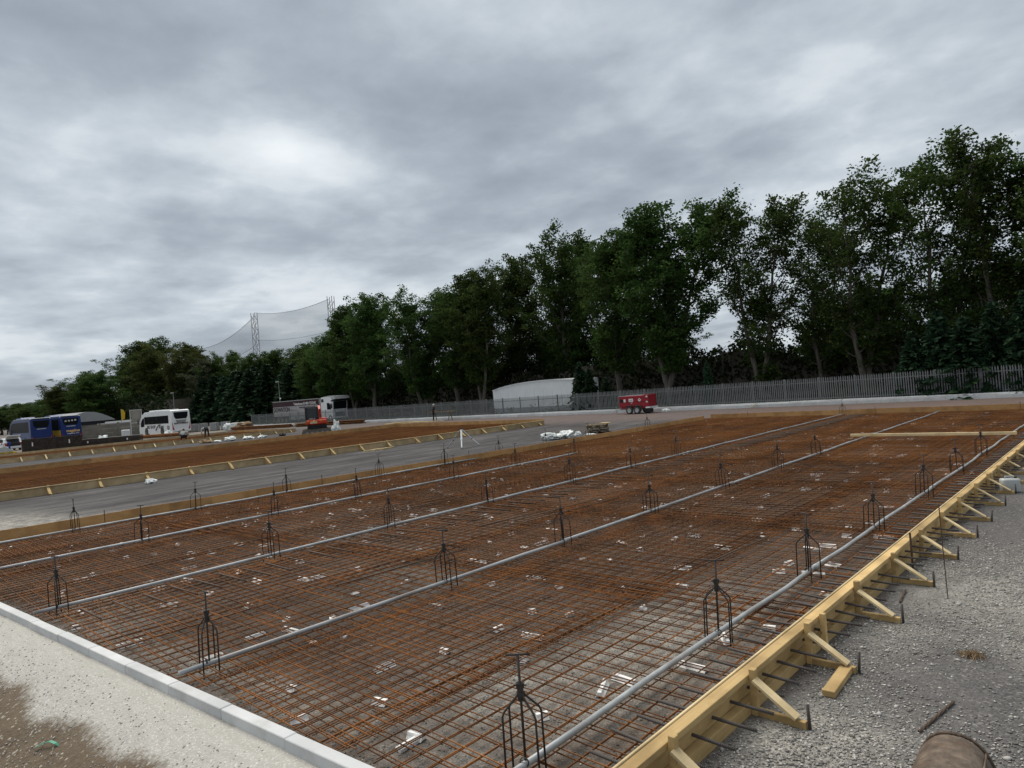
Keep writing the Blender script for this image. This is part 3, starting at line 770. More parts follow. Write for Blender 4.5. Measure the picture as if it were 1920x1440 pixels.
o = MB().tube([(0, 0, 0), (-0.01, 0.0, 0.55), (-0.015, 0.0, 1.05)], 0.0055, 6).build('setting_out_rod', M['rebar_brown']); o.location = (-1.82, 8.7, 0)
tag(o, 'tall thin rusty rod standing alone in the gravel on the right', 'steel rod')
o = MB().tube([(0, 0, 0), (-0.004, 0.0, 0.46)], 0.013, 8).build('steel_pin', M['rebar_brown']); o.location = (-2.40, 9.75, 0)
tag(o, 'tall rusty pin rising above the top rail of the right form', 'steel pin')

# ------------------------------------------------------------------ plywood edge boards
def board_run(parent, pts, h, mat, seg, thick=0.02, top=True):
    for i in range(len(pts) - 1):
        a, b = Vector(pts[i]), Vector(pts[i + 1]); L = (b - a).length; n = max(1, round(L / seg)); d = (b - a) / n
        for k in range(n):
            p = a + d * k; e = p + d * 0.997
            hh = h + rnd.uniform(-0.006, 0.006)
            mb = MB().beam((p.x, p.y, hh / 2), (e.x, e.y, hh / 2), thick, hh)
            o = mb.build('board', mat, parent)
def braced(parent, x, ys_, h, side, mat, sc_=1.0):
    pm = MB().bbox(0.02 * side if side > 0 else -0.08, 0.08 if side > 0 else -0.02, -0.03, 0.03, 0, h + 0.03, 0.004).mesh('post', M['pine'])
    bm_ = MB().beam((0.05 * side, 0, h * 0.95), (0.46 * side, 0, 0.04), 0.10, 0.03).mesh('brace', mat)
    sm = MB().box(0.08 * side if side > 0 else -0.5, 0.5 if side > 0 else -0.08, -0.025, 0.025, 0, 0.05).mesh('strut', M['pine'])
    for y in ys_:
        link('post', pm, parent, (x, y, 0)); link('brace', bm_, parent, (x, y - 0.035, 0), (0, 0, rnd.uniform(-0.06, 0.06))); link('strut', sm, parent, (x, y, 0))

lf = thing('edge_boards', 'orange plywood edge boards along the left side of the nearest slab', 'edge boards', (-19.8, 1.4, 0))
lp = [(-20.1, 1.4), (-19.85, 8.2), (-19.55, 13.5), (-18.95, 21), (-18.75, 28), (-18.75, 35.6)]
board_run(lf, [(x + 19.8, y - 1.4, 0) for x, y in lp], 0.30, M['ply'], 1.22)
tr = MB().tube([(x + 19.8 - 0.035, y - 1.4, 0.27) for x, y in lp], 0.02, 4).build('back_rail', M['pine_light'], lf)
ef = thing('edge_boards', 'orange plywood edge boards across the far end of the nearest slab', 'edge boards', (-18.75, 36.4, 0))
board_run(ef, [(0, 0, 0), (8.0, 0.1, 0), (16.2, 0.15, 0)], 0.32, M['ply'], 2.44)
s2 = thing('edge_boards', 'braced timber form along the near side of the middle slab', 'timber form', (-31.6, 1.0, 0))
board_run(s2, [(0, 0, 0), (0.2, 17, 0), (0.7, 34.8, 0)], 0.32, M['ply_pale'], 3.6)
MB().beam((0.025, 0, 0.335), (0.25, 17, 0.335), 0.06, 0.024).build('top_rail', M['pine_light'], s2)
MB().beam((0.25, 17.01, 0.335), (0.725, 34.8, 0.335), 0.06, 0.024).build('top_rail', M['pine_light'], s2)
braced(s2, 0.0, [0.5 + 1.78 * i for i in range(7)], 0.34, 1, M['pine'])
braced(s2, 0.25, [12.9 + 1.78 * i for i in range(6)], 0.34, 1, M['pine'])
braced(s2, 0.5, [23.6 + 1.78 * i for i in range(7)], 0.34, 1, M['pine'])
o = thing('edge_boards', 'orange plywood edge boards along the far side and end of the middle slab', 'edge boards', (-48.5, 1.0, 0))
board_run(o, [(0, 0, 0), (-0.2, 35.6, 0)], 0.42, M['ply'], 2.44)
board_run(o, [(-0.2, 35.62, 0), (9, 35.3, 0), (17.6, 34.82, 0)], 0.42, M['ply'], 1.8)
s3 = thing('edge_boards', 'pale braced timber form along the near side of the slab furthest left', 'timber form', (-64.5, 2.0, 0))
board_run(s3, [(0, 0, 0), (0.2, 33.6, 0)], 0.36, M['ply_pale'], 3.6)
MB().beam((0.025, 0, 0.375), (0.225, 33.6, 0.375), 0.06, 0.03).build('top_rail', M['pine_light'], s3)
braced(s3, 0.06, [0.6 + 1.62 * i for i in range(21)], 0.40, 1, M['pine_light'])
o = thing('edge_boards', 'pale plywood edge boards along the far side and end of the slab furthest left', 'edge boards', (-77.8, 2.0, 0))
board_run(o, [(0, 0, 0), (0, 33.6, 0)], 0.36, M['ply_pale'], 2.44)
board_run(o, [(0, 33.62, 0), (13.4, 33.65, 0)], 0.36, M['ply'], 2.44)

# ------------------------------------------------------------------ loose things on the gravel
o = MB().bbox(-0.05, 0.05, -0.29, 0.29, 0, 0.052, 0.004).build('timber_offcut', M['pine']); o.location = (-2.10, 5.95, 0.004); o.rotation_euler = (0, 0, 0.06)
tag(o, 'short pine offcut lying flat on the gravel beside the right form', 'timber offcut')
o = MB().tube([(0, 0, 0.012), (0.10, 0.62, 0.014)], 0.011, 8).build('loose_bar', M['rebar_brown']); o.location = (-1.39, 5.45, 0)
tag(o, 'brown steel bar lying on the gravel near the brown rounded shell', 'steel bar')
o = MB().tube([(0, 0, 0.012), (-0.05, 0.45, 0.02)], 0.011, 8).build('loose_bar', M['rebar_brown']); o.location = (-2.20, 8.3, 0)
tag(o, 'short brown steel bar lying close behind the right form', 'steel bar')
b = MB(); q = random.Random(4)
for k in range(110):
    a = q.uniform(0, 6.28); r0 = q.uniform(0, 0.08); L = q.uniform(0.06, 0.16)
    x_, y_ = r0 * math.cos(a) * 1.6, r0 * math.sin(a)
    a2 = q.gauss(2.6, 1.3)
    b.tube([(x_, y_, q.uniform(0.005, 0.03)), (x_ + L * 0.5 * math.cos(a2), y_ + L * 0.5 * math.sin(a2), q.uniform(0.015, 0.06)), (x_ + L * math.cos(a2), y_ + L * math.sin(a2), 0.006)], q.uniform(0.002, 0.005), 4)
o = b.build('frayed_rag', M['straw']); o.scale = (0.62, 0.62, 0.8); o.location = (-1.33, 7.1, 0); tag(o, 'brown frayed rag lying alone on the gravel', 'rag')

def can(loc):
    r_ = thing('plastic_canister', 'pale grey plastic canister standing on the gravel beside the right form', 'canister', loc, 0.5)
    bm = bmesh.new(); bmesh.ops.create_cube(bm, size=1.0)
    for v in bm.verts: v.co = (v.co.x * 0.30, v.co.y * 0.2, 0.13 + v.co.z * 0.26)
    bmesh.ops.bevel(bm, geom=bm.edges[:], offset=0.04, segments=3, affect='EDGES', profile=0.5)
    MB().bm(bm).build('body', M['palegrey'], r_, True)
    MB().tube([(-0.08, 0, 0.25), (-0.07, 0, 0.30), (0.05, 0, 0.30), (0.06, 0, 0.25)], 0.012, 6).build('handle', M['palegrey'], r_, True)
    MB().cyl((0.1, 0, 0.25), (0.1, 0, 0.29), 0.025, 10).build('cap', M['black'], r_)
can((-2.13, 15.8, 0))

# worn rounded bucket, bottom right corner
bk = thing('digger_bucket', 'dusty brown rounded scuffed steel shell in the bottom right corner', 'bucket', (-1.00, 4.50, 0), R(4))
N_ = 22; W = 0.225
prof = []
for i in range(N_ + 1):
    a = PI * i / N_
    prof.append((math.cos(a), math.sin(a)))
bm = bmesh.new(); ring = []
for j, (yy, rr) in enumerate(((-0.55, 0.97), (-0.35, 1.0), (0.0, 1.0), (0.16, 0.985), (0.235, 0.94), (0.275, 0.86), (0.295, 0.74))):
    ring.append([bm.verts.new((W * rr * (abs(c) ** 0.85) * (1 if c >= 0 else -1), yy, max(0.0, 0.42 * rr * (s ** 0.72)))) for c, s in prof])
for j in range(len(ring) - 1):
    for i in range(N_): bm.faces.new((ring[j][i], ring[j][i + 1], ring[j + 1][i + 1], ring[j + 1][i]))
bm.faces.new(ring[-1])
MB().bm(bm).build('curved_shell', M['bucket'], bk, True)
M['bucket_rim'] = dull('dark_rim', (0.12, 0.085, 0.06), 0.7, 0, 0.7, 40)
rim = [(W * 0.80 * (abs(c) ** 0.85) * (1 if c >= 0 else -1) * 1.16, 0.262, max(0.0, 0.42 * 0.93 * (s ** 0.72)) + 0.004) for c, s in prof]
MB().tube(rim, 0.011, 6).build('rim_lip', M['bucket_rim'], bk, True)
seam = [(W * (abs(math.cos(0.85)) ** 0.85) * rr + 0.004, yy, 0.42 * rr * math.sin(0.85) ** 0.72 + 0.004) for yy, rr in ((-0.55, 0.97), (-0.35, 1.0), (0.0, 1.0), (0.16, 0.985), (0.235, 0.94))]
MB().tube(seam, 0.006, 5).build('weld_seam', M['bucket'], bk, True)

# loose timber across pipes, straps, scraps
o = MB().bbox(0, 4.56, -0.038, 0.038, 0, 0.088, 0.004).build('loose_timber', M['pine_light']); o.location = (-7.63, 24.65, 0.172); o.rotation_euler = (0, 0, 0.04)
tag(o, 'long straight pine timber laid across two pipes near the far end', 'timber')
b = MB(); pts = [(0, 0, 0.02), (0.07, 0.02, 0.05), (0.15, 0.025, 0.075), (0.22, 0.02, 0.06), (0.27, 0.035, 0.02), (0.31, 0.05, 0.015)]
for i in range(len(pts) - 1):
    b.beam(pts[i], pts[i + 1], 0.03, 0.003)
o = b.build('packing_strap', M['greenplastic']); o.location = (-7.62, 1.40, -0.24); o.rotation_euler = (0, 0, 0.5)
tag(o, 'green plastic strap lying on the brown earth', 'strap')
o = MB().bbox(-0.055, 0.055, -0.01, 0.01, 0, 0.008, 0.002).build('wood_chip', M['oldwood']); o.location = (-6.78, 1.47, -0.255); o.rotation_euler = (0, 0, 1.25)
tag(o, 'small wood splinter on the brown earth near the green strap', 'splinter')

def lump(name, loc, sx, sy, sz, mat, seed, label, cat, group=None, n=3, amp=0.34, parent=None):
    bm = bmesh.new(); bmesh.ops.create_icosphere(bm, subdivisions=n + 1, radius=1.0)
    q = random.Random(seed); ph = [(q.uniform(-9, 9), q.uniform(-9, 9), q.uniform(-9, 9), q.uniform(0, 6)) for _ in range(7)]
    for v in bm.verts:
        k = 1 + amp * sum(math.sin(v.co.x * a + v.co.y * b_ + v.co.z * c_ + d) for a, b_, c_, d in ph) / 3.5
        p = v.co * k; v.co = (p.x * sx, p.y * sy, max(-0.02, p.z * sz + sz * 0.75))
    o = MB().bm(bm).build(name, mat, parent, False); o.location = loc
    if label: tag(o, label, cat, group)
    return o
lump('plastic_sack', (-22.1, 26.0, 0), 0.50, 0.34, 0.18, M['sack'], 1, 'large crumpled white sack behind the left plywood board', 'sack')
lump('plastic_sack', (-21.75, 26.8, 0), 0.44, 0.36, 0.21, M['sack'], 2, 'plump white sack behind the left plywood board, nearer the pallets', 'sack')
lump('plastic_sack', (-21.9, 28.0, 0), 0.14, 0.16, 0.12, M['sack'], 3, 'small white bag between the sacks and the pallets', 'bag')
lump('plastic_sack', (-21.45, 28.45, 0), 0.3, 0.14, 0.03, M['sack'], 5, 'flat white plastic scrap in front of the pallets', 'scrap')
lump('plastic_sack', (-29.9, 10.0, 0), 0.14, 0.2, 0.11, M['sack'], 6, 'white torn bag lying alone on the gravel lane', 'bag')
lump('plastic_sack', (-27.4, 46.0, 0), 0.30, 0.2, 0.13, M['sack'], 7, 'white rag on the ground behind the red trailer', 'rag')
for i, (x, y, sx, sy, sz) in enumerate(((-60.8, 27.2, 0.7, 0.4, 0.2), (-60.2, 28.6, 0.6, 0.4, 0.16), (-59.9, 29.8, 0.5, 0.3, 0.12), (-61.2, 26.2, 0.5, 0.25, 0.1))):
    lump('rubbish_heap', (x, y, 0), sx, sy, sz, M['sack'], 30 + i, 'white plastic rubbish beside the far board of the middle slab', 'rubbish', 'rubbish heap beyond the middle slab')
lump('earth_heap', (-61.6, 25.4, 0), 0.7, 0.5, 0.16, M['straw'], 41, 'small brown heap at the left end of the white rubbish', 'heap')
lump('bin_bag', (-58.9, 31.2, 0), 0.35, 0.25, 0.14, M['black'], 42, 'black bag at the right end of the white rubbish', 'bag')

# pallets
def make_pallet():
    r_ = thing('wooden_pallet', 'pallet', 'pallet')
    for k in range(6): MB().box(-0.5 + 0.18 * k, -0.5 + 0.18 * k + 0.12, -0.6, 0.6, 0.123, 0.145).build('deck_board', M['oldwood'], r_)
    for k in range(3):
        for j in range(3): MB().box(-0.48 + 0.43 * k, -0.36 + 0.43 * k - 0.02, -0.58 + 0.51 * j, -0.44 + 0.51 * j, 0.023, 0.10).build('block', M['oldwood'], r_)
        MB().box(-0.48 + 0.43 * k, -0.38 + 0.43 * k, -0.6, 0.6, 0.0, 0.022).build('bottom_board', M['oldwood'], r_)
        MB().box(-0.5, 0.52, -0.58 + 0.51 * k, -0.48 + 0.51 * k, 0.101, 0.122).build('stringer', M['oldwood'], r_)
    return r_
pl = make_pallet(); pl.location = (-21.7, 29.5, 0); pl.rotation_euler = (0, 0, 0.5); pl['group'] = 'stack of old pallets'
pl['label'] = 'weathered pallet at the bottom of the stack behind the left board'
dup(pl, (-21.66, 29.55, 0.148), 0.62, 'weathered pallet in the middle of the stack behind the left board')
dup(pl, (-21.72, 29.45, 0.296), 0.45, 'weathered pallet on top of the stack behind the left board')
for i, (dx, lab) in enumerate(((0, 'long weathered plank leaning on the pallet stack'), (0.32, 'second weathered plank leaning on the pallet stack, nearer the boards'))):
    o = MB().beam((-22.55, 28.5 + dx, 0.03), (-21.85, 29.1 + dx, 0.56), 0.12, 0.03).build('plank', M['oldwood']); tag(o, lab, 'plank', 'planks leaning on the pallets')
o = MB().box(-0.25, 0.25, -0.2, 0.2, 0, 0.05).build('timber_offcut', M['pine_light']); o.location = (-21.5, 29.9, 0.446); tag(o, 'pale timber offcut lying on top of the pallet stack', 'timber offcut')
for k in range(3):
    o = MB().bbox(-0.05, 0.05, -0.5, 0.5, 0, 0.08, 0.004).build('timber_offcut', M['pine_light']); o.location = (-30.2 + 0.1 * k, 21.0 + 0.45 * k, 0.0 if k < 2 else 0.0); o.rotation_euler = (0, 0, 0.15 * k)
    tag(o, 'short pale timber lying beside the form of the middle slab', 'timber offcut', 'offcuts beside the middle form')

# survey tripod
tp = thing('survey_tripod', 'white survey tripod standing on the gravel lane', 'tripod', (-24.95, 22.65, 0))
top = Vector((0.0, 0.0, 0.93)); feet = [Vector((0.55, -0.55, 0)), Vector((0.30, 0.85, 0)), Vector((-0.60, -0.45, 0))]
MB().cyl((0, 0, 0.90), (0, 0, 0.95), 0.075, 12).build('head', M['black'], tp)
for k, f_ in enumerate(feet):
    d = (f_ - top); a = top + d * 0.04; mid = top + d * 0.58
    sdv = d.cross(Vector((0, 0, 1))).normalized() * 0.022
    wm = M['white'] if k < 2 else M['steelgrey']
    leg = MB().tube([a + sdv, mid + sdv], 0.020 if k else 0.026, 6); leg.tube([a - sdv, mid - sdv], 0.020 if k else 0.026, 6)
    lo = leg.build('leg', wm, tp)
    MB().tube([top + d * 0.5, f_ + Vector((0, 0, 0.05))], 0.024 if k else 0.034, 6).build('lower_leg', wm, lo)
    MB().tube([f_ + Vector((0, 0, 0.06)), f_], [0.02, 0.006], 6).build('foot_spike', M['black'], lo)
    MB().cyl(mid - d * 0.02, mid + d * 0.02, 0.038, 8).build('clamp', M['black'], lo)

# ------------------------------------------------------------------ text
def text(name, s_, size, mat, parent, mat4, width=None):
    cu = bpy.data.curves.new(name, 'FONT'); cu.body = s_; cu.size = size; cu.extrude = 0.004; cu.offset = size * 0.022; cu.align_x = 'LEFT'
    tmp = bpy.data.objects.new('tmp', cu); C.objects.link(tmp)
    dg = bpy.context.evaluated_depsgraph_get(); me = bpy.data.meshes.new_from_object(tmp.evaluated_get(dg))
    bpy.data.objects.remove(tmp); bpy.data.curves.remove(cu)
    if width:
        xs_ = [v.co.x for v in me.vertices]; k = width / (max(xs_) - min(xs_))
        for v in me.vertices: v.co.x *= k
    me.materials.clear(); me.materials.append(mat)
    o = bpy.data.objects.new(name, me); C.objects.link(o); o.parent = parent; o.matrix_local = mat4
    return o
def frame(origin, right, up):
    r_, u = Vector(right).normalized(), Vector(up).normalized(); n = r_.cross(u)
    mm = Matrix.Identity(4)
    for i in range(3): mm[i][0] = r_[i]; mm[i][1] = u[i]; mm[i][2] = n[i]; mm[i][3] = origin[i]
    return mm

# ------------------------------------------------------------------ wheels
def wheel(parent, c_, r_, w, axis='y', rim=M['steelgrey']):
    wm = MB().lathe([(r_ * 0.58, -w / 2), (r_ * 0.93, -w / 2), (r_, -w * 0.32), (r_, w * 0.32), (r_ * 0.93, w / 2), (r_ * 0.58, w / 2), (r_ * 0.58, -w / 2)], 20, (0, 0, 0), axis)
    o = link('wheel', wm.mesh('tyre', M['rubber'], True), parent, c_)
    rb = MB().lathe([(0.02, -w * 0.2), (r_ * 0.2, -w * 0.42), (r_ * 0.34, -w * 0.3), (r_ * 0.56, -w * 0.36), (r_ * 0.585, -w * 0.46), (r_ * 0.585, w * 0.46), (r_ * 0.56, w * 0.36), (r_ * 0.34, w * 0.3), (r_ * 0.2, w * 0.42), (0.02, w * 0.2)], 16, (0, 0, 0), axis)
    rb.build('rim', rim, o, True)
    return o

# ------------------------------------------------------------------ coaches (rear towards +x, left side towards -y)
def coach(name, label, loc, rz, L, W, H, paint, lower=None, white=False):
    r_ = thing(name, label, 'coach', loc, rz)
    P = [(0.06, 0.42), (0.0, 0.75), (0.02, H - 0.75), (-0.10, H - 0.12), (-0.42, H), (-L * 0.45, H + 0.03), (-L + 2.2, H - 0.05), (-L + 1.1, H - 0.42), (-L + 0.30, H - 1.35), (-L + 0.03, 1.25), (-L, 0.9), (-L + 0.05, 0.36), (-L + 0.5, 0.30), (-0.9, 0.32)]
    bm = bmesh.new()
    a = [bm.verts.new((x, -W / 2, z)) for x, z in P]; b_ = [bm.verts.new((x, W / 2, z)) for x, z in P]
    k = len(P)
    bm.faces.new(a); bm.faces.new(b_[::-1])
    for i in range(k):
        j = (i + 1) % k; bm.faces.new((a[j], a[i], b_[i], b_[j]))
    long_e = [e for e in bm.edges if abs(e.verts[0].co.y - e.verts[1].co.y) < 0.01 and max(e.verts[0].co.z, e.verts[1].co.z) > 0.7]
    bmesh.ops.bevel(bm, geom=long_e, offset=0.10, segments=3, affect='EDGES', profile=0.5)
    MB().bm(bm).build('body', paint, r_)
    zw0, zw1 = (1.62, 2.72) if white else (1.85, H - 0.42)
    for side in (-1, 1):
        yb = side * (W / 2 + 0.004); n = 6; xa, xb = -0.95, -L + 2.05; d = (xb - xa) / n
        for i in range(n):
            x_a, x_b = xa + d * i - 0.012, xa + d * (i + 1) + 0.012
            MB().box(min(x_a, x_b), max(x_a, x_b), yb - 0.004, yb + 0.004, zw0, zw1).build('side_window', M['glass'], r_)
        MB().prism([(-L + 1.98, zw0 - 0.25), (-L + 1.98, zw1 - 0.12), (-L + 1.3, zw1 - 0.3), (-L + 0.72, zw0 + 0.25), (-L + 0.66, 1.35), (-L + 1.1, 1.25)], 'y', yb - 0.004, yb + 0.004).build('cab_window', M['glass'], r_)
        for wx in (-L + 2.6, -3.2):
            MB().lathe([(0.01, 0.0), (0.60, 0.0), (0.60, 0.012), (0.01, 0.012)], 18, (wx, yb - 0.006 if side < 0 else yb - 0.006, 0.56), 'y').build('wheel_arch', M['black'], r_)
            wheel(r_, (wx, side * (W / 2 - 0.10), 0.50), 0.50, 0.28, 'y', M['palegrey'])
        MB().box(-L + 0.4, -L + 0.55, side * (W / 2 + 0.28) - 0.06, side * (W / 2 + 0.28) + 0.06, 1.75, 2.35).build('mirror', M['black'], r_)
        MB().tube([(-L + 0.55, side * W / 2 * 0.9, 2.6), (-L + 0.45, side * (W / 2 + 0.25), 2.45)], 0.03, 5).build('mirror_arm', M['black'], r_)
        if white: MB().box(-1.55, -0.75, yb - 0.003, yb + 0.003, 0.62, 1.30).build('side_grille', M['steelgrey'], r_)
    # rear
    MB().prism([(-W * 0.38, H - 0.34), (W * 0.38, H - 0.34), (W * 0.36, H - 0.95), (W * 0.28, H - 1.28), (-W * 0.28, H - 1.28), (-W * 0.36, H - 0.95)], 'x', 0.022, 0.036).build('rear_window', M['glass'], r_)
    for s_ in (-1, 1):
        MB().prism([(s_ * W * 0.47, 1.75 if white else 1.35), (s_ * W * 0.47, 0.72), (s_ * W * 0.36, 0.62), (s_ * W * 0.43, 1.1)], 'x', 0.02, 0.045).build('tail_lamp', M['redlens'], r_)
    MB().box(0.02, 0.10, -W * 0.46, W * 0.46, 0.42, 0.62).build('bumper', paint if white else M['blue'], r_)
    MB().box(0.101, 0.112, -0.3, 0.3, 0.50, 0.60).build('number_plate', M['yellow'], r_)
    if white:
        for k in range(4): MB().box(0.022, 0.04, -0.72 + 0.05 * k, 0.72 - 0.05 * k, H - 1.50 - 0.12 * k, H - 1.44 - 0.12 * k).build('vent_slot', M['black'], r_)
    else:
        MB().box(0.022, 0.04, -0.55, 0.55, H - 1.52, H - 1.42).build('rear_strip', M['palegrey'], r_)
        MB().bbox(-0.6, 0.0, -W * 0.44, W * 0.44, H - 0.02, H + 0.06, 0.02).build('roof_cap', M['white'], r_)
        MB().bbox(-L + 2.6, -1.1, -W * 0.46, W * 0.46, H + 0.031, H + 0.075, 0.02).build('roof_panel', M['white'], r_)
        MB().prism([(-L + 2.2, H + 0.04), (-L + 2.9, H + 0.27), (-L + 5.2, H + 0.30), (-L + 5.9, H + 0.06)], 'y', -0.85, 0.85).build('roof_pod', M['lightblue'], r_)
        for side in (-1, 1): MB().box(-L + 0.6, -0.05, side * (W / 2 + 0.003) - 0.003, side * (W / 2 + 0.003) + 0.003, 0.45, 1.80).build('side_panel', lower, r_)
    if white:
        MB().bbox(-3.4, -2.3, -0.8, 0.8, H + 0.01, H + 0.12, 0.03).build('roof_hatch', M['white'], r_)
        MB().bbox(-L + 3.0, -L + 6.2, -0.9, 0.9, H - 0.03, H + 0.16, 0.06).build('roof_pod', M['white'], r_)
    return r_
wc = coach('coach', 'white coach with black lettering parked by the concrete wall', (-98.4, 37.35, 0), R(2.6), 11.2, 2.55, 3.42, M['white'], white=True)
up = (0, 0, 1)
text('lettering', 'BIG SHOP', 0.62, M['ink'], wc, frame((-8.3, -1.29, 1.02), (1, 0, 0), up), 2.9)
text('lettering', 'Xpo', 0.8, M['ink'], wc, frame((-4.3, -1.29, 0.98), (1, 0, 0), up), 1.7)
b = MB().tube([(-5.3, -1.285, 0.72), (-4.8, -1.285, 1.15), (-4.1, -1.285, 1.48), (-3.8, -1.285, 1.5)], [0.09, 0.085, 0.06, 0.02], 4); b.build('swoosh_mark', M['ink'], wc)
text('lettering', 'NEW COVENANT', 0.30, M['ink'], wc, frame((0.045, -0.98, 1.42), (0, 1, 0), up), 1.95)
c1_ = coach('coach', 'blue coach seen from behind, leftmost of the two', (-112.6, 24.1, 0), R(1.0), 12.2, 2.55, 3.72, M['blue'], M['lightblue'])
c2_ = coach('coach', 'blue coach with gold lettering on its back, next to the concrete wall', (-112.6, 27.65, 0), R(1.0), 12.2, 2.6, 3.78, M['blue'], M['yellow'])
text('lettering', 'megabus', 0.52, M['goldink'], c2_, frame((0.05, -0.62, 1.50), (0, 1, 0), up), 1.65)
text('lettering', 'megabus.com', 0.2, M['whiteink'], c2_, frame((0.05, -0.55, 1.22), (0, 1, 0), up), 1.5)
for k in range(4): MB().lathe([(0.06, 0.0), (0.12, 0.0), (0.12, 0.01), (0.06, 0.01)], 10, (0.04, -0.62 + 0.4 * k, 3.05 + 0.03 * k), 'x').build('window_mark', M['whiteink'], c2_)

# ------------------------------------------------------------------ hatchback with its boot open
cr = thing('hatchback_car', 'white hatchback with its boot open beside the left blue coach', 'car', (-98.5, 18.2, 0), R(2))
prof = [(0.0, 0.35), (0.05, 0.95), (-0.25, 1.0), (-0.55, 1.42), (-1.6, 1.5), (-2.5, 1.4), (-3.2, 0.98), (-4.0, 0.86), (-4.15, 0.5), (-4.05, 0.28), (-0.1, 0.26)]
MB().prism(prof, 'y', -0.86, 0.86).build('body', M['white'], cr)
MB().prism([(-0.7, 1.02), (-0.72, 1.36), (-1.6, 1.42), (-2.4, 1.32), (-2.95, 1.0)], 'y', -0.866, 0.866).build('side_window', M['glass'], cr)
MB().box(-0.2, 0.056, -0.66, 0.66, 0.55, 0.96).build('boot_opening', M['black'], cr)
MB().prism([(-0.05, 0.97), (-0.33, 1.40), (-0.28, 1.41), (0.0, 0.98)], 'y', -0.62, 0.62).build('rear_opening', M['black'], cr)
tg = MB().beam((-0.55, 0, 1.45), (0.45, 0, 1.80), 1.3, 0.06).build('tailgate', M['white'], cr)
MB().beam((-0.30, 0, 1.575), (0.35, 0, 1.80), 1.1, 0.03).build('tailgate_glass', M['glass'], tg)
for s_ in (-1, 1):
    MB().bbox(-0.05, 0.08, s_ * 0.76 - 0.09, s_ * 0.76 + 0.09, 0.62, 0.98, 0.03).build('tail_lamp', M['redlens'], cr)
    for wx in (-0.75, -3.3): wheel(cr, (wx, s_ * 0.78, 0.31), 0.31, 0.2)
MB().bbox(0.0, 0.14, -0.82, 0.82, 0.30, 0.52, 0.04).build('bumper', M['white'], cr)
vb = thing('folded_gazebo', 'silver bag and yellow base of site kit at the left edge of the picture', 'site kit', (-84.7, 14.3, 0), R(100))
MB().prism([(-1.6, 0.30), (-1.2, 0.78), (0.5, 0.85), (1.4, 0.34)], 'y', -0.4, 0.4).build('silver_cover', M['palegrey'], vb)
MB().bbox(-1.7, 1.5, -0.45, 0.45, 0.02, 0.30, 0.03).build('yellow_base', M['yellow'], vb)
for k in range(4): MB().box(-1.5 + 0.75 * k, -1.1 + 0.75 * k, -0.462, 0.462, 0.10, 0.22).build('dark_mark', M['black'], vb)

# ------------------------------------------------------------------ bundles of dark mesh
def bundle(label, loc, rz, L, W, H, n, wavy):
    r_ = thing('mesh_bundle', label, 'mesh stack', loc, rz)
    q = random.Random(n)
    for k in range(n):
        z0 = 0.06 + H * k / n; b = MB(); dx = q.uniform(-0.06, 0.06)
        b.beam((-L / 2 + dx, -W / 2, z0), (L / 2 + dx, -W / 2, z0), 0.03, H / n * 0.75); b.beam((-L / 2 + dx, W / 2, z0), (L / 2 + dx, W / 2, z0), 0.03, H / n * 0.75)
        for j in range(int(L / 0.2)):
            xx = -L / 2 + 0.1 + 0.2 * j + dx
            b.beam((xx, -W / 2 - 0.05, z0 + 0.02), (xx, W / 2 + 0.05, z0 + 0.02), 0.022, H / n * 0.5)
        b.build('mesh_sheet', M['darkmesh'], r_)
    if not wavy:
        for k in range(3): MB().box(-L / 2 + 0.02, L / 2 - 0.02, -W / 2 + 0.03 + k, -W / 2 + 0.06 + k, 0.05, H).build('inner_edge', M['darkmesh'], r_) if k < 2 else None
    for k in range(2): MB().box(-L * 0.33 + L * 0.62 * k, -L * 0.31 + L * 0.62 * k, -W / 2 - 0.07, -W / 2 - 0.055, H * 0.45, H * 0.75).build('white_tag', M['whiteink'], r_)
    return r_
bundle('long dark stack of new mesh sheets in front of the blue coaches', (-85.4, 19.2, 0), R(72), 5.2, 2.0, 1.38, 16, False)
bundle('low dark stack of mesh sheets with open ends towards the concrete wall', (-87.2, 25.2, 0), R(60), 6.4, 1.6, 0.72, 9, True)

# ------------------------------------------------------------------ concrete panel wall, shed, site things at the left
wl_ = thing('panel_wall', 'grey concrete panel wall behind the mesh stacks', 'wall', (-124.0, 31.6, 0), math.atan2(40.0 - 31.6, -122.6 + 124.0))
for k in range(4):
    MB().box(k * 2.6, k * 2.6 + 0.3, -0.18, 0.18, 0, 2.3).build('post', M['concrete'], wl_)
    for j in range(3): MB().box(k * 2.6 + 0.3, k * 2.6 + 2.6, -0.08, 0.08, 0.02 + 0.68 * j, 0.68 + 0.68 * j).build('panel', M['concrete'], wl_)
    MB().box(k * 2.6 + 0.3, k * 2.6 + 2.6, -0.14, 0.14, 2.06, 2.16).build('coping', M['concrete'], wl_)
sh = thing('barrel_roof_shed', 'low shed with a grey curved roof behind the blue coaches', 'shed', (-141.5, 35.2, 0), R(14)); sh.scale = (0.8, 0.62, 0.92)
arc = [(-7.5 + 15 * i / 12, 3.1 + 1.75 * math.sin(PI * i / 12)) for i in range(13)]
MB().prism(arc + [(7.5, 3.0), (-7.5, 3.0)], 'x', -6, 6).build('curved_roof', M['roofgrey'], sh)
MB().box(-5.8, 5.8, -7.3, 7.3, 0, 2.998).build('wall', M['cloth_dark'], sh)
MB().box(5.82, 5.9, 2.4, 4.8, 0.6, 2.4).build('doorway', M['white'], sh)
o = thing('white_van', 'white van roof showing above the concrete wall', 'van', (-131.5, 40.2, 0), R(85))
MB().prism([(-2.6, 0.4), (-2.6, 2.45), (1.4, 2.5), (2.0, 1.6), (2.8, 1.3), (2.8, 0.4)], 'y', -0.95, 0.95).build('body', M['white'], o)
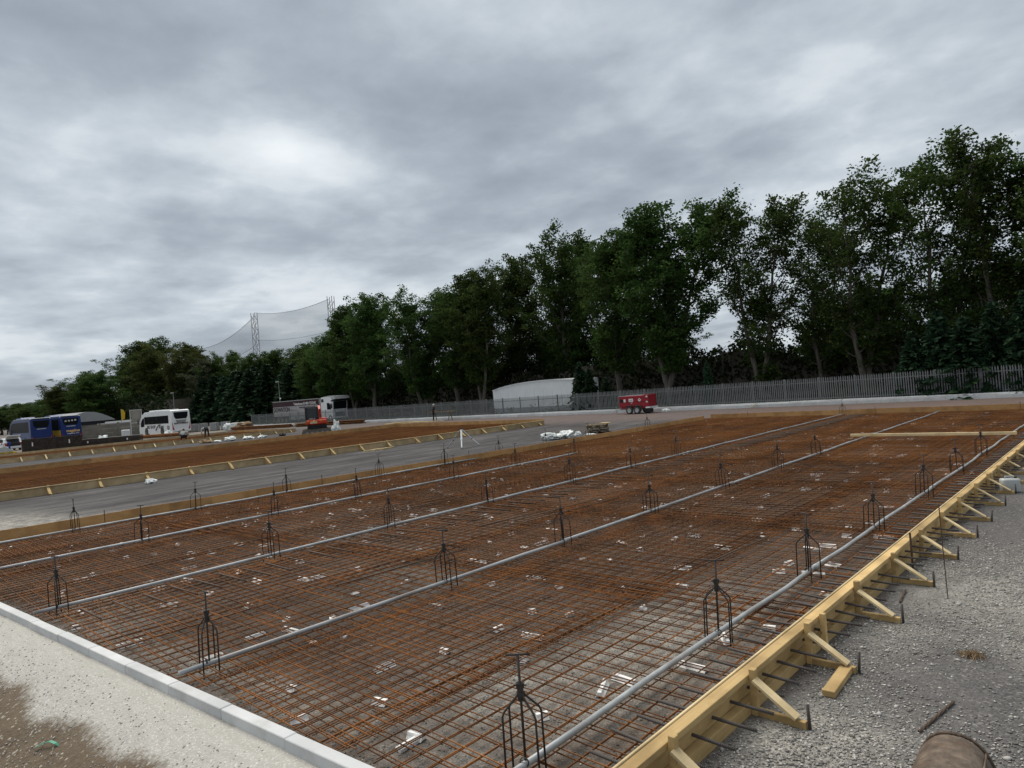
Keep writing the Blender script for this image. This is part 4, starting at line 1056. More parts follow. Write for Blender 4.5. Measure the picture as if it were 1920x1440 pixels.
MB().prism([(1.42, 1.65), (1.35, 2.3), (1.0, 2.3), (0.9, 1.65)], 'y', -0.956, 0.956).build('side_window', M['glass'], o)
for wx in (-1.6, 1.8):
    for s_ in (-1, 1): wheel(o, (wx, s_ * 0.86, 0.34), 0.34, 0.22)
o = thing('feather_flag', 'yellow feather flag standing behind the concrete wall', 'flag', (-126.5, 38.45, 0))
MB().cyl((0, 0, 0), (0, 0, 4.4), 0.025, 6).build('pole', M['steelgrey'], o)
MB().prism([(0.02, 2.5), (0.5, 2.7), (0.62, 3.7), (0.4, 4.25), (0.02, 4.4)], 'x', -0.012, 0.012).build('banner', M['yellow'], o)
o = thing('mesh_gate_frame', 'tall pale steel gate frame beside the front of the white coach', 'gate frame', (-113.0, 36.35, 0), R(80))
for xx in (-0.75, 0.75): MB().box(xx - 0.05, xx + 0.05, -0.05, 0.05, 0, 4.0).build('upright', M['palegrey'], o)
for zz in (0.1, 1.95, 3.9): MB().box(-0.698, 0.698, -0.04, 0.04, zz, zz + 0.09).build('rail', M['palegrey'], o)
MB().box(-0.62, 0.62, -0.015, 0.015, 2.06, 3.88).build('infill_sheet', M['concrete'], o)
o = thing('water_tank', 'white caged water tank in front of the concrete wall', 'tank', (-109.6, 33.75, 0.0), R(75))
MB().bbox(-0.55, 0.55, -0.48, 0.48, 0.16, 1.12, 0.08).build('bottle', M['white'], o)
for k in range(7):
    MB().tube([(-0.57 + 0.19 * k, -0.51, 0.12), (-0.57 + 0.19 * k, -0.51, 1.15)], 0.012, 4).build('cage_bar', M['palegrey'], o)
for k in range(5): MB().tube([(-0.58, -0.52, 0.14 + 0.25 * k), (0.58, -0.52, 0.14 + 0.25 * k)], 0.012, 4).build('cage_bar', M['palegrey'], o)
MB().box(-0.58, 0.58, -0.5, 0.5, 0.0, 0.14).build('pallet_base', M['oldwood'], o)
lump('plastic_sack', (-95.0, 26.7, 0.0), 0.8, 0.5, 0.5, M['sack'], 51, 'white sheet heaped behind the dark mesh stacks', 'sheet')
lump('plastic_sack', (-95.5, 34.6, 0.0), 0.55, 0.4, 0.42, M['sack'], 52, 'white sack on the ground below the white coach', 'sack')
for i, (x, y, s_) in enumerate(((-102.0, 40.3, 1), (-101.3, 41.5, 1), (-98.6, 42.0, 1), (-97.7, 43.2, 1))):
    r_ = thing('block_pack', ['grey pack of concrete blocks right behind the white coach', 'grey pack of concrete blocks beside the first pack', 'grey pack of concrete blocks, third from the white coach', 'pale pack of concrete blocks furthest from the white coach'][i], 'block pack', (x, y, 0), R(40), 'packs of blocks by the coach')
    for k in range(3):
        for j in range(3): MB().box(-0.5 + 0.34 * j, -0.17 + 0.34 * j - 0.01, -0.5, 0.5, 0.12 + 0.36 * k, 0.47 + 0.36 * k).build('block', M['block'], r_)
    MB().box(-0.52, 0.52, -0.52, 0.52, 0.0, 0.115).build('pallet', M['oldwood'], r_)
lump('plastic_sack', (-92.6, 41.2, 0.0), 0.5, 0.5, 0.55, M['sack'], 53, 'white builders bag beside the long rusty bundle', 'sack')
o = thing('block_pack', 'wrapped pale block pack beside the white builders bag', 'block pack', (-91.6, 42.2, 0), R(40))
MB().bbox(-0.8, 0.8, -0.5, 0.5, 0.1, 1.0, 0.05).build('wrapped_blocks', M['sack'], o); MB().box(-0.8, 0.8, -0.5, 0.5, 0.0, 0.098).build('pallet', M['oldwood'], o)
lump('earth_heap', (-89.8, 42.2, 0.0), 1.6, 0.9, 0.5, M['straw'], 54, 'dark brown heap between the block pack and the concrete edging', 'heap')
def rod_bundle(label, a, b_, n, seed):
    r_ = thing('bar_bundle', label, 'bar bundle', a); q = random.Random(seed); d = Vector(b_) - Vector(a)
    sdv = d.cross(Vector((0, 0, 1))).normalized()
    for k in range(n):
        off = sdv * q.uniform(-0.35, 0.35) + Vector((0, 0, 0.05 + q.uniform(0, 0.38))); s0, s1 = q.uniform(0, 0.05), q.uniform(0.95, 1.0)
        MB().tube([off + d * s0, off + d * s1], 0.05, 5).build('steel_bar', M['rust'], r_)
rod_bundle('long rusty bundle of bars behind the orange digger', (-79.0, 43.6, 0), (-67.4, 46.2, 0), 22, 3)
rod_bundle('long rusty bundle of bars left of the orange digger', (-91.0, 40.9, 0), (-79.4, 43.5, 0), 22, 4)
rod_bundle('rusty bundle of bars lying below the white coach', (-96.0, 30.0, 0), (-88.0, 34.0, 0), 14, 5)
for i, (x, y) in enumerate(((-127, 47.2), (-100.8, 53.5))):
    h = 6.6; r_ = thing('street_lamp', ['slim lamp post behind the white coach', 'slim lamp post at the back of the maroon trailer'][i], 'lamp post', (x, y, 0), R(20))
    MB().tube([(0, 0, 0), (0, 0, h)], [0.07, 0.04], 8).build('pole', M['steelgrey'], r_)
    MB().bbox(-0.6, 0.05, -0.1, 0.1, h, h + 0.1, 0.02).build('lamp_head', M['palegrey'], r_)
    if i: MB().cyl((0.1, 0, 3.9), (0.1, 0, 4.1), 0.12, 8).build('round_sign', M['white'], r_)

# ------------------------------------------------------------------ digger
dg_ = thing('mini_digger', 'orange mini digger with a black cab standing beyond the middle slab', 'digger', (-53.5, 31.7, 0))
view = math.atan2(0.51, -0.86)                 # upper body faces away from the camera
lowr = R(58)
for s_ in (-1, 1):
    bm = bmesh.new(); n = 20; vs = []
    prof = []
    for i in range(n):
        a = 2 * PI * i / n
        prof.append(((1.02 if math.cos(a) > 0 else -1.02) + 0.27 * math.cos(a), 0.28 + 0.28 * math.sin(a)))
    tk = MB().prism(prof, 'y', -0.17, 0.17).build('track', M['trackrubber'], dg_)
    off = Vector((math.cos(lowr + PI / 2), math.sin(lowr + PI / 2), 0)) * 0.62 * s_
    tk.location = off; tk.rotation_euler = (0, 0, lowr)
    for k in range(5): MB().cyl((-0.85 + 0.42 * k, -0.19, 0.2), (-0.85 + 0.42 * k, 0.19, 0.2), 0.13, 10).build('roller', M['steelgrey'], tk)
    for k in range(16): MB().box(-1.2 + 0.157 * k, -1.13 + 0.157 * k, -0.175, 0.175, 0.548, 0.585).build('track_lug', M['trackrubber'], tk)
uf = MB().cyl((0, 0, 0.35), (0, 0, 0.72), 0.42, 16).build('slew_ring', M['black'], dg_)
bl = MB().bbox(1.25, 1.38, -0.85, 0.85, 0.12, 0.46, 0.02).build('dozer_blade', M['steelgrey'], dg_); bl.rotation_euler = (0, 0, lowr)
ub = bpy.data.objects.new('upper_body', MB().bbox(-0.78, 0.85, -0.82, 0.82, 0.70, 0.92, 0.05).mesh('upper_body', M['black'])); C.objects.link(ub); ub.parent = dg_; ub.rotation_euler = (0, 0, view)
MB().bbox(-0.92, -0.05, -0.86, 0.90, 0.925, 1.36, 0.10).build('counterweight', M['orange'], ub)
MB().bbox(-0.90, -0.2, -0.84, 0.86, 0.60, 0.698, 0.04).build('lower_skirt', M['black'], ub)
cabx0, cabx1, caby0, caby1 = -0.55, 0.75, -0.1, 0.86
for (x_, y_) in ((cabx0, caby0), (cabx0, caby1), (cabx1, caby0), (cabx1, caby1)):
    MB().bbox(x_ - 0.07, x_ + 0.07, y_ - 0.085, y_ + 0.085, 1.36, 2.36, 0.01).build('cab_pillar', M['black'], ub)
MB().bbox(cabx0 - 0.08, cabx1 + 0.08, caby0 - 0.08, caby1 + 0.08, 2.362, 2.47, 0.03).build('cab_roof', M['black'], ub)
MB().box(cabx0 - 0.012, cabx0 + 0.012, caby0 + 0.05, caby1 - 0.05, 1.52, 2.34).build('rear_window', M['glass_grey'], ub)
MB().box(cabx0 - 0.02, cabx0 + 0.02, caby0 + 0.05, caby1 - 0.05, 1.362, 1.518).build('cab_back_panel', M['black'], ub)
MB().box(cabx1 - 0.01, cabx1 + 0.01, caby0 + 0.05, caby1 - 0.05, 1.40, 2.34).build('front_window', M['glass_grey'], ub)
for y_ in (caby0, caby1): MB().box(cabx0 + 0.05, cabx1 - 0.05, y_ - 0.01, y_ + 0.01, 1.40, 2.34).build('side_window', M['glass_grey'], ub)
MB().bbox(-0.15, 0.05, 0.18, 0.62, 1.36, 1.95, 0.06).build('seat', M['black'], ub)
MB().bbox(-0.7, 0.6, -0.85, -0.16, 1.362, 1.46, 0.05).build('engine_cover', M['orange'], ub)
MB().box(-0.936, -0.922, -0.02, 0.56, 1.02, 1.22).build('warning_plate', M['pine_light'], ub)
MB().prism([(0.12, 1.225), (0.36, 1.225), (0.24, 1.36)], 'x', -0.936, -0.922).build('warning_triangle', M['goldink'], ub)
for y_ in (-0.35, 0.72): MB().bbox(-0.945, -0.92, y_ - 0.06, y_ + 0.06, 1.18, 1.30, 0.01).build('indicator', M['amber'], ub)
for k in range(4): MB().box(-0.6, -0.2, -0.868, -0.862, 1.0 + 0.08 * k, 1.04 + 0.08 * k).build('side_vent', M['black'], ub)
bo = MB().prism([(0.8, 0.9), (0.95, 0.9), (1.45, 2.0), (2.4, 2.35), (2.38, 2.55), (1.3, 2.22)], 'y', -0.38, -0.16).build('boom', M['orange'], ub)
MB().beam((2.35, -0.27, 2.5), (2.75, -0.27, 1.0), 0.16, 0.2).build('dipper_arm', M['orange'], ub)
MB().prism([(2.7, 1.05), (2.95, 0.95), (2.9, 0.45), (2.55, 0.35), (2.45, 0.7)], 'y', -0.55, 0.02).build('digging_bucket', M['steelgrey'], ub)
MB().cyl((0.95, -0.27, 1.3), (1.55, -0.27, 2.25), 0.05, 8).build('boom_ram', M['steelgrey'], bo)
MB().beam((0.2, -0.34, 1.46), (0.12, -0.30, 2.25), 0.10, 0.10).build('boom_post', M['orange'], ub)
text('lettering', 'KX61-3', 0.12, M['whiteink'], ub, frame((cabx0 - 0.024, 0.65, 1.40), (0, -1, 0), up), 0.5)
lump('plastic_sack', (-51.9, 32.6, 0.0), 0.3, 0.3, 0.6, M['sack'], 61, 'white bulk bag right beside the orange digger', 'sack')

# ------------------------------------------------------------------ red fuel trailer
tb = thing('fuel_trailer', 'dark red twin axle fuel trailer parked beside the fence', 'trailer', (-29.3, 45.2, 0), R(4)); tb.scale = (0.90, 0.95, 0.95)
Lb = 1.42
MB().prism([(-Lb, 0.60), (Lb, 0.60), (Lb, 1.52), (Lb * 0.72, 1.52), (Lb * 0.70, 1.44), (-Lb, 1.44)], 'y', -0.65, 0.65).build('tank_body', M['red'], tb)
MB().bbox(-Lb + 0.15, Lb, -0.6, 0.6, 0.44, 0.598, 0.02).build('lower_tank', M['red'], tb)
MB().box(-Lb - 0.02, Lb + 0.02, -0.664, -0.652, 0.985, 1.005).build('body_seam', M['maroon'], tb)
for s_ in (-1, 1):
    MB().beam((-Lb - 0.05, s_ * 0.6, 1.50), (Lb * 0.6, s_ * 0.6, 1.50), 0.05, 0.05).build('top_rail', M['palegrey'], tb)
    for wx in (-0.40, 0.34): wheel(tb, (wx, s_ * 0.72, 0.32), 0.32, 0.2, 'y', M['palegrey'])
    MB().prism([(-0.75, 0.62), (-0.7, 0.70), (0.66, 0.70), (0.78, 0.5), (0.70, 0.5), (0.62, 0.66), (-0.66, 0.66)], 'y', s_ * 0.72 - 0.13, s_ * 0.72 + 0.13).build('mudguard', M['rubber'], tb)
MB().beam((-2.3, 0, 0.38), (Lb, 0, 0.38), 0.1, 0.1).build('drawbar', M['steelgrey'], tb)
for s_ in (-1, 1): MB().beam((-2.25, 0.05 * s_, 0.38), (-Lb, 0.5 * s_, 0.42), 0.07, 0.09).build('drawbar_side', M['palegrey'], tb)
MB().cyl((-2.05, -0.12, 0.0), (-2.05, -0.12, 0.75), 0.03, 8).build('jockey_leg', M['steelgrey'], tb)
MB().bbox(Lb - 0.1, Lb + 0.18, -0.62, 0.62, 0.42, 0.56, 0.02).build('light_bar', M['palegrey'], tb)
MB().box(Lb + 0.19, Lb + 0.2, -0.5, 0.5, 0.44, 0.54).build('number_plate', M['white'], tb)
MB().box(Lb - 0.3, Lb + 0.1, -0.672, -0.666, 0.44, 0.56).build('reflector_panel', M['white'], tb)
MB().bbox(0.9, 1.25, -0.4, 0.4, 0.05, 0.38, 0.03).build('spare_box', M['black'], tb)
MB().cyl((0.9, -0.35, 1.44), (0.9, -0.35, 1.62), 0.09, 10).build('filler_cap', M['steelgrey'], tb)
for x_, w_, h_, z_, mt in ((-1.15, 0.34, 0.2, 1.12, 'ink'), (-0.86, 0.2, 0.26, 1.1, 'whiteink'), (-0.25, 0.42, 0.27, 1.12, 'whiteink'), (-0.2, 0.13, 0.05, 0.9, 'whiteink')):
    MB().box(x_ - w_ / 2, x_ + w_ / 2, -0.664, -0.656, z_ - h_ / 2, z_ + h_ / 2).build('sticker', M[mt], tb)
MB().box(-0.38, -0.12, -0.670, -0.665, 1.07, 1.18).build('sticker_text', M['palegrey'], tb)
MB().prism([(0.42, 1.13), (0.58, 1.29), (0.74, 1.13), (0.58, 0.97)], 'y', -0.664, -0.656).build('hazard_diamond', M['whiteink'], tb)
MB().prism([(0.51, 1.14), (0.58, 1.23), (0.65, 1.14), (0.58, 1.11)], 'y', -0.670, -0.665).build('hazard_flame', M['redlens'], tb)
for z_ in (0.95, 1.36): MB().prism([(1.15, z_), (1.25, z_ + 0.09), (1.34, z_ + 0.05), (1.36, z_ - 0.04), (1.22, z_ - 0.06)], 'y', -0.664, -0.656).build('maker_badge', M['whiteink'], tb)

# ------------------------------------------------------------------ articulated lorry behind the fence
lo = thing('articulated_lorry', 'lorry with a maroon and grey trailer and white cab behind the fence', 'lorry', (-95.0, 54.0, 0), 0)
MB().box(-6.8, 6.8, -1.25, 1.25, 1.15, 1.22).build('trailer_floor', M['steelgrey'], lo)
MB().box(-6.78, 6.78, -1.24, 1.24, 1.222, 3.40).build('trailer_body', M['greycurtain'], lo)
MB().box(-6.8, 6.8, -1.256, -1.244, 2.64, 3.42).build('maroon_band', M['maroon'], lo)
MB().box(-6.82, 6.82, -1.27, 1.27, 3.42, 3.50).build('roof_edge', M['palegrey'], lo)
MB().box(6.5, 6.84, -1.262, -1.246, 1.22, 3.41).build('front_corner', M['maroon'], lo)
text('lettering', 'DOWNTON', 0.95, M['ink'], lo, frame((-6.6, -1.262, 1.86), (1, 0, 0), up), 5.0)
text('lettering', 'delivers', 0.5, M['steelgrey'], lo, frame((-1.4, -1.262, 1.86), (1, 0, 0), up), 2.3)
text('lettering', 'Telephone 01482 722542', 0.5, M['whiteink'], lo, frame((-0.3, -1.264, 2.75), (1, 0, 0), up), 6.4)
text('lettering', 'www.jdownton.co.uk', 0.36, M['ink'], lo, frame((1.3, -1.262, 2.25), (1, 0, 0), up), 4.6)
for wx in (-5.4, -4.2, -3.0, 5.7, 9.6):
    for s_ in (-1, 1): wheel(lo, (wx, s_ * 1.05, 0.5), 0.5, 0.32)
MB().prism([(7.3, 0.55), (7.3, 3.0), (7.5, 3.55), (8.6, 3.62), (9.9, 3.45), (10.35, 3.05), (10.45, 2.9), (10.3, 1.6), (10.4, 0.5), (9.0, 0.5)], 'y', -1.2, 1.2).build('cab', M['white'], lo)
MB().prism([(8.9, 1.75), (8.9, 2.7), (9.6, 2.7), (10.0, 1.75)], 'y', -1.21, 1.21).build('cab_window', M['glass'], lo)
MB().prism([(10.46, 2.84), (10.325, 1.78), (10.36, 1.78), (10.495, 2.84)], 'y', -1.05, 1.05).build('windscreen', M['glass'], lo)
MB().box(10.41, 10.44, -0.8, 0.8, 0.7, 1.4).build('front_grille', M['black'], lo)
MB().box(7.45, 8.1, -1.212, -1.202, 2.85, 3.3).build('cab_side_panel', M['black'], lo)
MB().prism([(8.9, 3.3), (9.2, 3.7), (10.9, 3.6), (11.2, 3.2), (10.2, 3.12)], 'y', -1.18, 1.18).build('roof_deflector', M['palegrey'], lo)
MB().prism([(10.1, 2.85), (10.95, 2.9), (10.8, 3.1), (10.0, 3.05)], 'y', -1.22, 1.22).build('sun_visor', M['black'], lo)
for s_ in (-1, 1): MB().box(10.2, 10.4, s_ * 1.4 - 0.08, s_ * 1.4 + 0.08, 1.9, 2.6).build('mirror', M['black'], lo)
MB().box(-6.8, 8.5, -0.45, 0.45, 0.75, 1.14).build('chassis', M['black'], lo)
for x_ in (-2.0, 0.4, 2.8): MB().box(x_, x_ + 2.3, -1.22, -1.18, 0.55, 1.1).build('side_guard', M['steelgrey'], lo)

# ------------------------------------------------------------------ white curved building behind the fence
wb = thing('arched_building', 'long white building with a curved roof edge behind the fence', 'building', (-46.7, 52.0, 0))
wb.scale = (0.57, 0.30, 0.90)
arc = [(-8.9, 0.0), (-8.9, 2.85), (-7.0, 3.1), (-5.0, 3.28), (-2.5, 3.44), (0.5, 3.54), (3.5, 3.58), (6.0, 3.56), (8.5, 3.48), (10.2, 3.38), (10.2, 0)]
MB().prism(arc, 'y', 0, 14).build('end_wall', M['offwhite'], wb)
ar = [p for p in arc if p[1] > 0]
b = MB()
for i in range(len(ar) - 1): b.beam((ar[i][0], 6.9, ar[i][1] + 0.05), (ar[i + 1][0], 6.9, ar[i + 1][1] + 0.05), 14.3, 0.1)
b.build('roof_edge', M['white'], wb)
MB().box(-8.6, 9.8, -0.03, -0.004, 0.0, 0.75).build('plinth', M['roofgrey'], wb)
for k in range(8): MB().box(-7.0 + 2.1 * k, -6.97 + 2.1 * k, -0.012, -0.004, 0.75, 2.7).build('panel_joint', M['palegrey'], wb)

# ------------------------------------------------------------------ low concrete wall and palisade fence
lw = thing('edging_wall', 'long low concrete edging wall at the foot of the fence', 'low wall', (-98, 46.9, 0))
for k in range(43):
    o = MB().box(0, 2.46, 0.0, 0.40, 0, 0.21).build('wall_block', M['kerb'], lw); o.location = (k * 2.47, rnd.uniform(-0.01, 0.01), rnd.uniform(-0.012, 0.012))
    o = MB().box(0, 2.46, 0.22, 0.55, 0.212, 0.30).build('coping_block', M['kerb'], lw); o.location = (k * 2.47 + 0.6, rnd.uniform(-0.01, 0.01), rnd.uniform(-0.01, 0.01))
fe = thing('palisade_fence', 'grey steel palisade fence in front of the trees', 'fence', (-99, 47.75, 0.12))
M['fence'] = dull('galvanised_pale', (0.205, 0.215, 0.215), 0.55, 0.25, 0.2, 1.5)
pale_m = MB().add([(-0.034, 0, 0), (0, -0.018, 0), (0.034, 0, 0), (-0.034, 0, 1.60), (0, -0.018, 1.66), (0.034, 0, 1.60), (-0.008, 0, 1.70), (0.008, 0, 1.70)],
                  [(0, 1, 4, 3), (1, 2, 5, 4), (3, 4, 6), (4, 7, 6), (4, 5, 7), (0, 3, 6, 7, 5, 2)]).mesh('pale', M['fence'])
farp = MB(); pitch = 0.136; k = 0; X = 0.0; LEN = 101.0
while X < LEN:
    if X > LEN - 300 * pitch:
        link('pale', pale_m, fe, (X, -0.03, rnd.uniform(-0.008, 0.008)), (0, rnd.uniform(-0.012, 0.012), 0))
    else:
        farp.add([(X - 0.034, -0.03, 0), (X, -0.048, 0), (X + 0.034, -0.03, 0), (X - 0.034, -0.03, 1.60), (X, -0.048, 1.66), (X + 0.034, -0.03, 1.60), (X - 0.008, -0.03, 1.7), (X + 0.008, -0.03, 1.7)],
                 [(0, 1, 4, 3), (1, 2, 5, 4), (3, 4, 6), (4, 7, 6), (4, 5, 7), (0, 3, 6, 7, 5, 2)])
    X += pitch
o = farp.build('pales', M['fence'], fe); o['kind'] = 'stuff'
fp = MB().box(-0.05, 0.05, -0.022, 0.045, -0.1, 1.72).mesh('post', M['fence']); rl = MB().box(0, 2.28, -0.018, 0.018, 0, 0.05).mesh('rail', M['fence'])
for k in range(45):
    link('post', fp, fe, (k * 2.29, 0.03, 0)); link('rail', rl, fe, (k * 2.29, 0, 0.28)); link('rail', rl, fe, (k * 2.29, 0, 1.36))

# ------------------------------------------------------------------ trestle, timber, people
ts = thing('saw_trestle', 'rough timber trestle bench in front of the fence', 'trestle', (-52.9, 45.6, 0), R(20))
for x_ in (-0.9, 0.9):
    for s_ in (-1, 1): MB().beam((x_, 0.1 * s_, 0.85), (x_, 0.4 * s_, 0), 0.07, 0.05).build('leg', M['oldwood'], ts)
    MB().beam((x_, -0.45, 0.86), (x_, 0.45, 0.86), 0.1, 0.05).build('cross_piece', M['pine'], ts)
for k in range(3): MB().beam((-1.4, -0.25 + 0.25 * k, 0.91 + 0.01 * k), (1.5, -0.2 + 0.22 * k, 0.91 + 0.01 * k), 0.16, 0.045).build('plank', M['oldwood'], ts)
q = random.Random(9)
for k in range(16):
    L = q.uniform(1.2, 3.6); o = MB().bbox(-L / 2, L / 2, -0.06, 0.06, 0, 0.05, 0.003).build('sawn_plank', M['pine_light'])
    o.location = (q.uniform(-58, -49.5), q.uniform(42.6, 44.2), 0.052 * (k % 3)); o.rotation_euler = (0, 0, q.uniform(-0.3, 0.3))
    tag(o, 'pale sawn plank in the loose pile near the trestle', 'plank', 'loose planks near the trestle')
o = MB().beam((-20.9, 46.6, 0.02), (-20.5, 46.85, 0.33), 0.10, 0.04).build('plank', M['pine_light']); tag(o, 'short pale board leaning on the edging wall', 'board')

def person(label, loc, rz, joints, edges, radii, zones, mats, hair=None, scale=1.0):
    """one continuous skinned body; zones: bone index -> material slot"""
    r_ = thing('person', label, 'person', loc, rz)
    names = list(joints); me = bpy.data.meshes.new('body')
    me.from_pydata([Vector(joints[n]) * scale for n in names], [(names.index(a), names.index(b_)) for a, b_ in edges], [])
    tmp = bpy.data.objects.new('tmp', me); C.objects.link(tmp)
    sk = tmp.modifiers.new('s', 'SKIN'); sk.use_smooth_shade = True
    for i, n in enumerate(names):
        sv = me.skin_vertices[0].data[i]; sv.radius = (radii[n] * scale,) * 2; sv.use_root = (n == 'pelvis')
    ss = tmp.modifiers.new('u', 'SUBSURF'); ss.levels = 2
    dg = bpy.context.evaluated_depsgraph_get(); bme = bpy.data.meshes.new_from_object(tmp.evaluated_get(dg))
    bpy.data.objects.remove(tmp)
    bme.materials.clear()
    for m_ in mats: bme.materials.append(m_)
    seg = [(Vector(joints[a]) * scale, Vector(joints[b_]) * scale, zones[i]) for i, (a, b_) in enumerate(edges)]
    for p in bme.polygons:
        best = min(seg, key=lambda s_: (p.center - (s_[0] + (s_[1] - s_[0]) * max(0, min(1, (p.center - s_[0]).dot(s_[1] - s_[0]) / max(1e-6, (s_[1] - s_[0]).length_squared))))).length)
        p.material_index = best[2]
    link('body', bme, r_)
    hd = Vector(joints['head']) * scale; nk = Vector(joints['neck']) * scale; dirv = (hd - nk).normalized()
    qrot = dirv.to_track_quat('Z', 'Y').to_matrix().to_4x4()
    h_ = MB().lathe([(0.001, 0.135), (0.06, 0.125), (0.098, 0.08), (0.112, 0.02), (0.108, -0.02)], 12).build('hair', hair or M['hair'], r_, True)
    h_.matrix_local = Matrix.Translation(hd) @ qrot
    return r_
EDG = [('pelvis', 'waist'), ('waist', 'chest'), ('chest', 'neck'), ('neck', 'head'),
       ('chest', 'shl'), ('shl', 'ell'), ('ell', 'wrl'), ('wrl', 'hal'), ('chest', 'shr'), ('shr', 'elr'), ('elr', 'wrr'), ('wrr', 'har'),
       ('pelvis', 'hil'), ('hil', 'knl'), ('knl', 'anl'), ('anl', 'tol'), ('pelvis', 'hir'), ('hir', 'knr'), ('knr', 'anr'), ('anr', 'tor')]
ZON = [1, 0, 0, 2, 0, 0, 2, 2, 0, 0, 2, 2, 1, 1, 1, 3, 1, 1, 1, 3]
RAD = dict(pelvis=0.15, waist=0.14, chest=0.155, neck=0.06, head=0.098, shl=0.075, ell=0.05, wrl=0.035, hal=0.04, shr=0.075, elr=0.05, wrr=0.035, har=0.04,
           hil=0.10, knl=0.068, anl=0.048, tol=0.045, hir=0.10, knr=0.068, anr=0.048, tor=0.045)
# facing +x in local space
STAND = dict(pelvis=(0, 0, 0.95), waist=(0.02, 0, 1.12), chest=(0.04, 0, 1.34), neck=(0.05, 0, 1.50), head=(0.09, 0, 1.64),
             shl=(0.04, 0.19, 1.42), ell=(0.08, 0.26, 1.15), wrl=(0.28, 0.2, 1.02), hal=(0.36, 0.18, 1.0), shr=(0.04, -0.19, 1.42), elr=(0.08, -0.26, 1.15), wrr=(0.28, -0.2, 1.02), har=(0.36, -0.18, 1.0),
             hil=(0, 0.1, 0.9), knl=(0.04, 0.11, 0.49), anl=(0, 0.12, 0.09), tol=(0.16, 0.14, 0.05), hir=(0, -0.1, 0.9), knr=(-0.02, -0.11, 0.49), anr=(-0.06, -0.12, 0.09), tor=(0.10, -0.14, 0.05))
BEND = dict(pelvis=(0, 0, 0.90), waist=(0.16, 0, 0.98), chest=(0.40, 0, 0.98), neck=(0.54, 0, 0.94), head=(0.66, 0, 0.86),
            shl=(0.44, 0.19, 0.93), ell=(0.48, 0.22, 0.64), wrl=(0.5, 0.16, 0.38), hal=(0.52, 0.13, 0.3), shr=(0.44, -0.19, 0.93), elr=(0.48, -0.22, 0.64), wrr=(0.5, -0.16, 0.38), har=(0.52, -0.13, 0.3),
            hil=(-0.02, 0.11, 0.86), knl=(0.02, 0.16, 0.47), anl=(-0.04, 0.2, 0.09), tol=(0.12, 0.22, 0.05), hir=(-0.02, -0.11, 0.86), knr=(0.02, -0.16, 0.47), anr=(-0.04, -0.2, 0.09), tor=(0.12, -0.22, 0.05))
CROUCH = dict(pelvis=(-0.12, 0, 0.30), waist=(-0.08, 0, 0.46), chest=(0.06, 0, 0.68), neck=(0.16, 0, 0.80), head=(0.24, 0, 0.92),
              shl=(0.08, 0.2, 0.74), ell=(0.22, 0.34, 0.55), wrl=(0.42, 0.28, 0.42), hal=(0.5, 0.24, 0.38), shr=(0.08, -0.2, 0.74), elr=(0.22, -0.34, 0.55), wrr=(0.42, -0.28, 0.42), har=(0.5, -0.24, 0.38),
              hil=(-0.08, 0.12, 0.30), knl=(0.28, 0.22, 0.48), anl=(0.06, 0.2, 0.09), tol=(0.22, 0.22, 0.05), hir=(-0.08, -0.12, 0.30), knr=(0.28, -0.22, 0.48), anr=(0.06, -0.2, 0.09), tor=(0.22, -0.22, 0.05))
away = math.atan2(26.9, -71.9)
person('worker in dark clothes standing at the trestle bench', (-53.1, 44.6, 0), R(70), STAND, EDG, RAD, ZON, [M['cloth_dark'], M['cloth_dark'], M['skin'], M['hair']], M['palegrey'])
person('worker in a grey shirt crouching on the far slab, seen from behind', (-70.9, 27.0, 0.1), away - 0.3, CROUCH, EDG, RAD, ZON, [M['cloth_grey'], M['cloth_dark'], M['skin'], M['hair']], None, 1.12)
person('worker in dark trousers and white top bending down on the far slab', (-68.6, 28.4, 0.1), away + 0.5, BEND, EDG, RAD, ZON, [M['cloth_white'], M['cloth_dark'], M['skin'], M['hair']], M['cloth_red'], 1.1)
person('worker in blue with a white helmet bending at the left edge of the picture', (-91.5, 16.55, 0), away + 1.7, BEND, EDG, RAD, ZON, [M['cloth_white'], M['cloth_blue'], M['skin'], M['hair']], M['white'], 1.15)

# ------------------------------------------------------------------ vegetation
def leaves_mesh(name, P, size, rs, mat, tint=None, aspect=1.0, flat=0.0, dirs=None):
    n = len(P)
    a = rs.normal(size=(n, 3)) if dirs is None else dirs + rs.normal(0, 0.35, (n, 3))
    a /= np.linalg.norm(a, axis=1, keepdims=True)
    b_ = rs.normal(size=(n, 3)); b_[:, 2] *= (1 - flat); b_ = np.cross(a, b_)
    b_ /= np.linalg.norm(b_, axis=1, keepdims=True) + 1e-9
    if flat:
        pass
    s_ = size * (0.6 + 0.8 * rs.rand(n))[:, None]
    V = np.stack([P - a * s_ * 0.5 * aspect, P + b_ * s_ * 0.34, P + a * s_ * 0.5 * aspect, P - b_ * s_ * 0.34], 1)
    me = bpy.data.meshes.new(name)
    me.vertices.add(n * 4); me.vertices.foreach_set('co', V.reshape(-1).astype(np.float32))
    me.loops.add(n * 4); me.loops.foreach_set('vertex_index', np.arange(n * 4, dtype=np.int32))
    me.polygons.add(n); me.polygons.foreach_set('loop_start', (np.arange(n) * 4).astype(np.int32))
    me.update(calc_edges=True)
    at = me.attributes.new('tint', 'FLOAT', 'POINT')
    tv = rs.rand(n) if tint is None else np.clip(tint + rs.normal(0, 0.16, n), 0, 1)
    at.data.foreach_set('value', np.repeat(tv, 4).astype(np.float32))
    me.materials.append(mat); return me

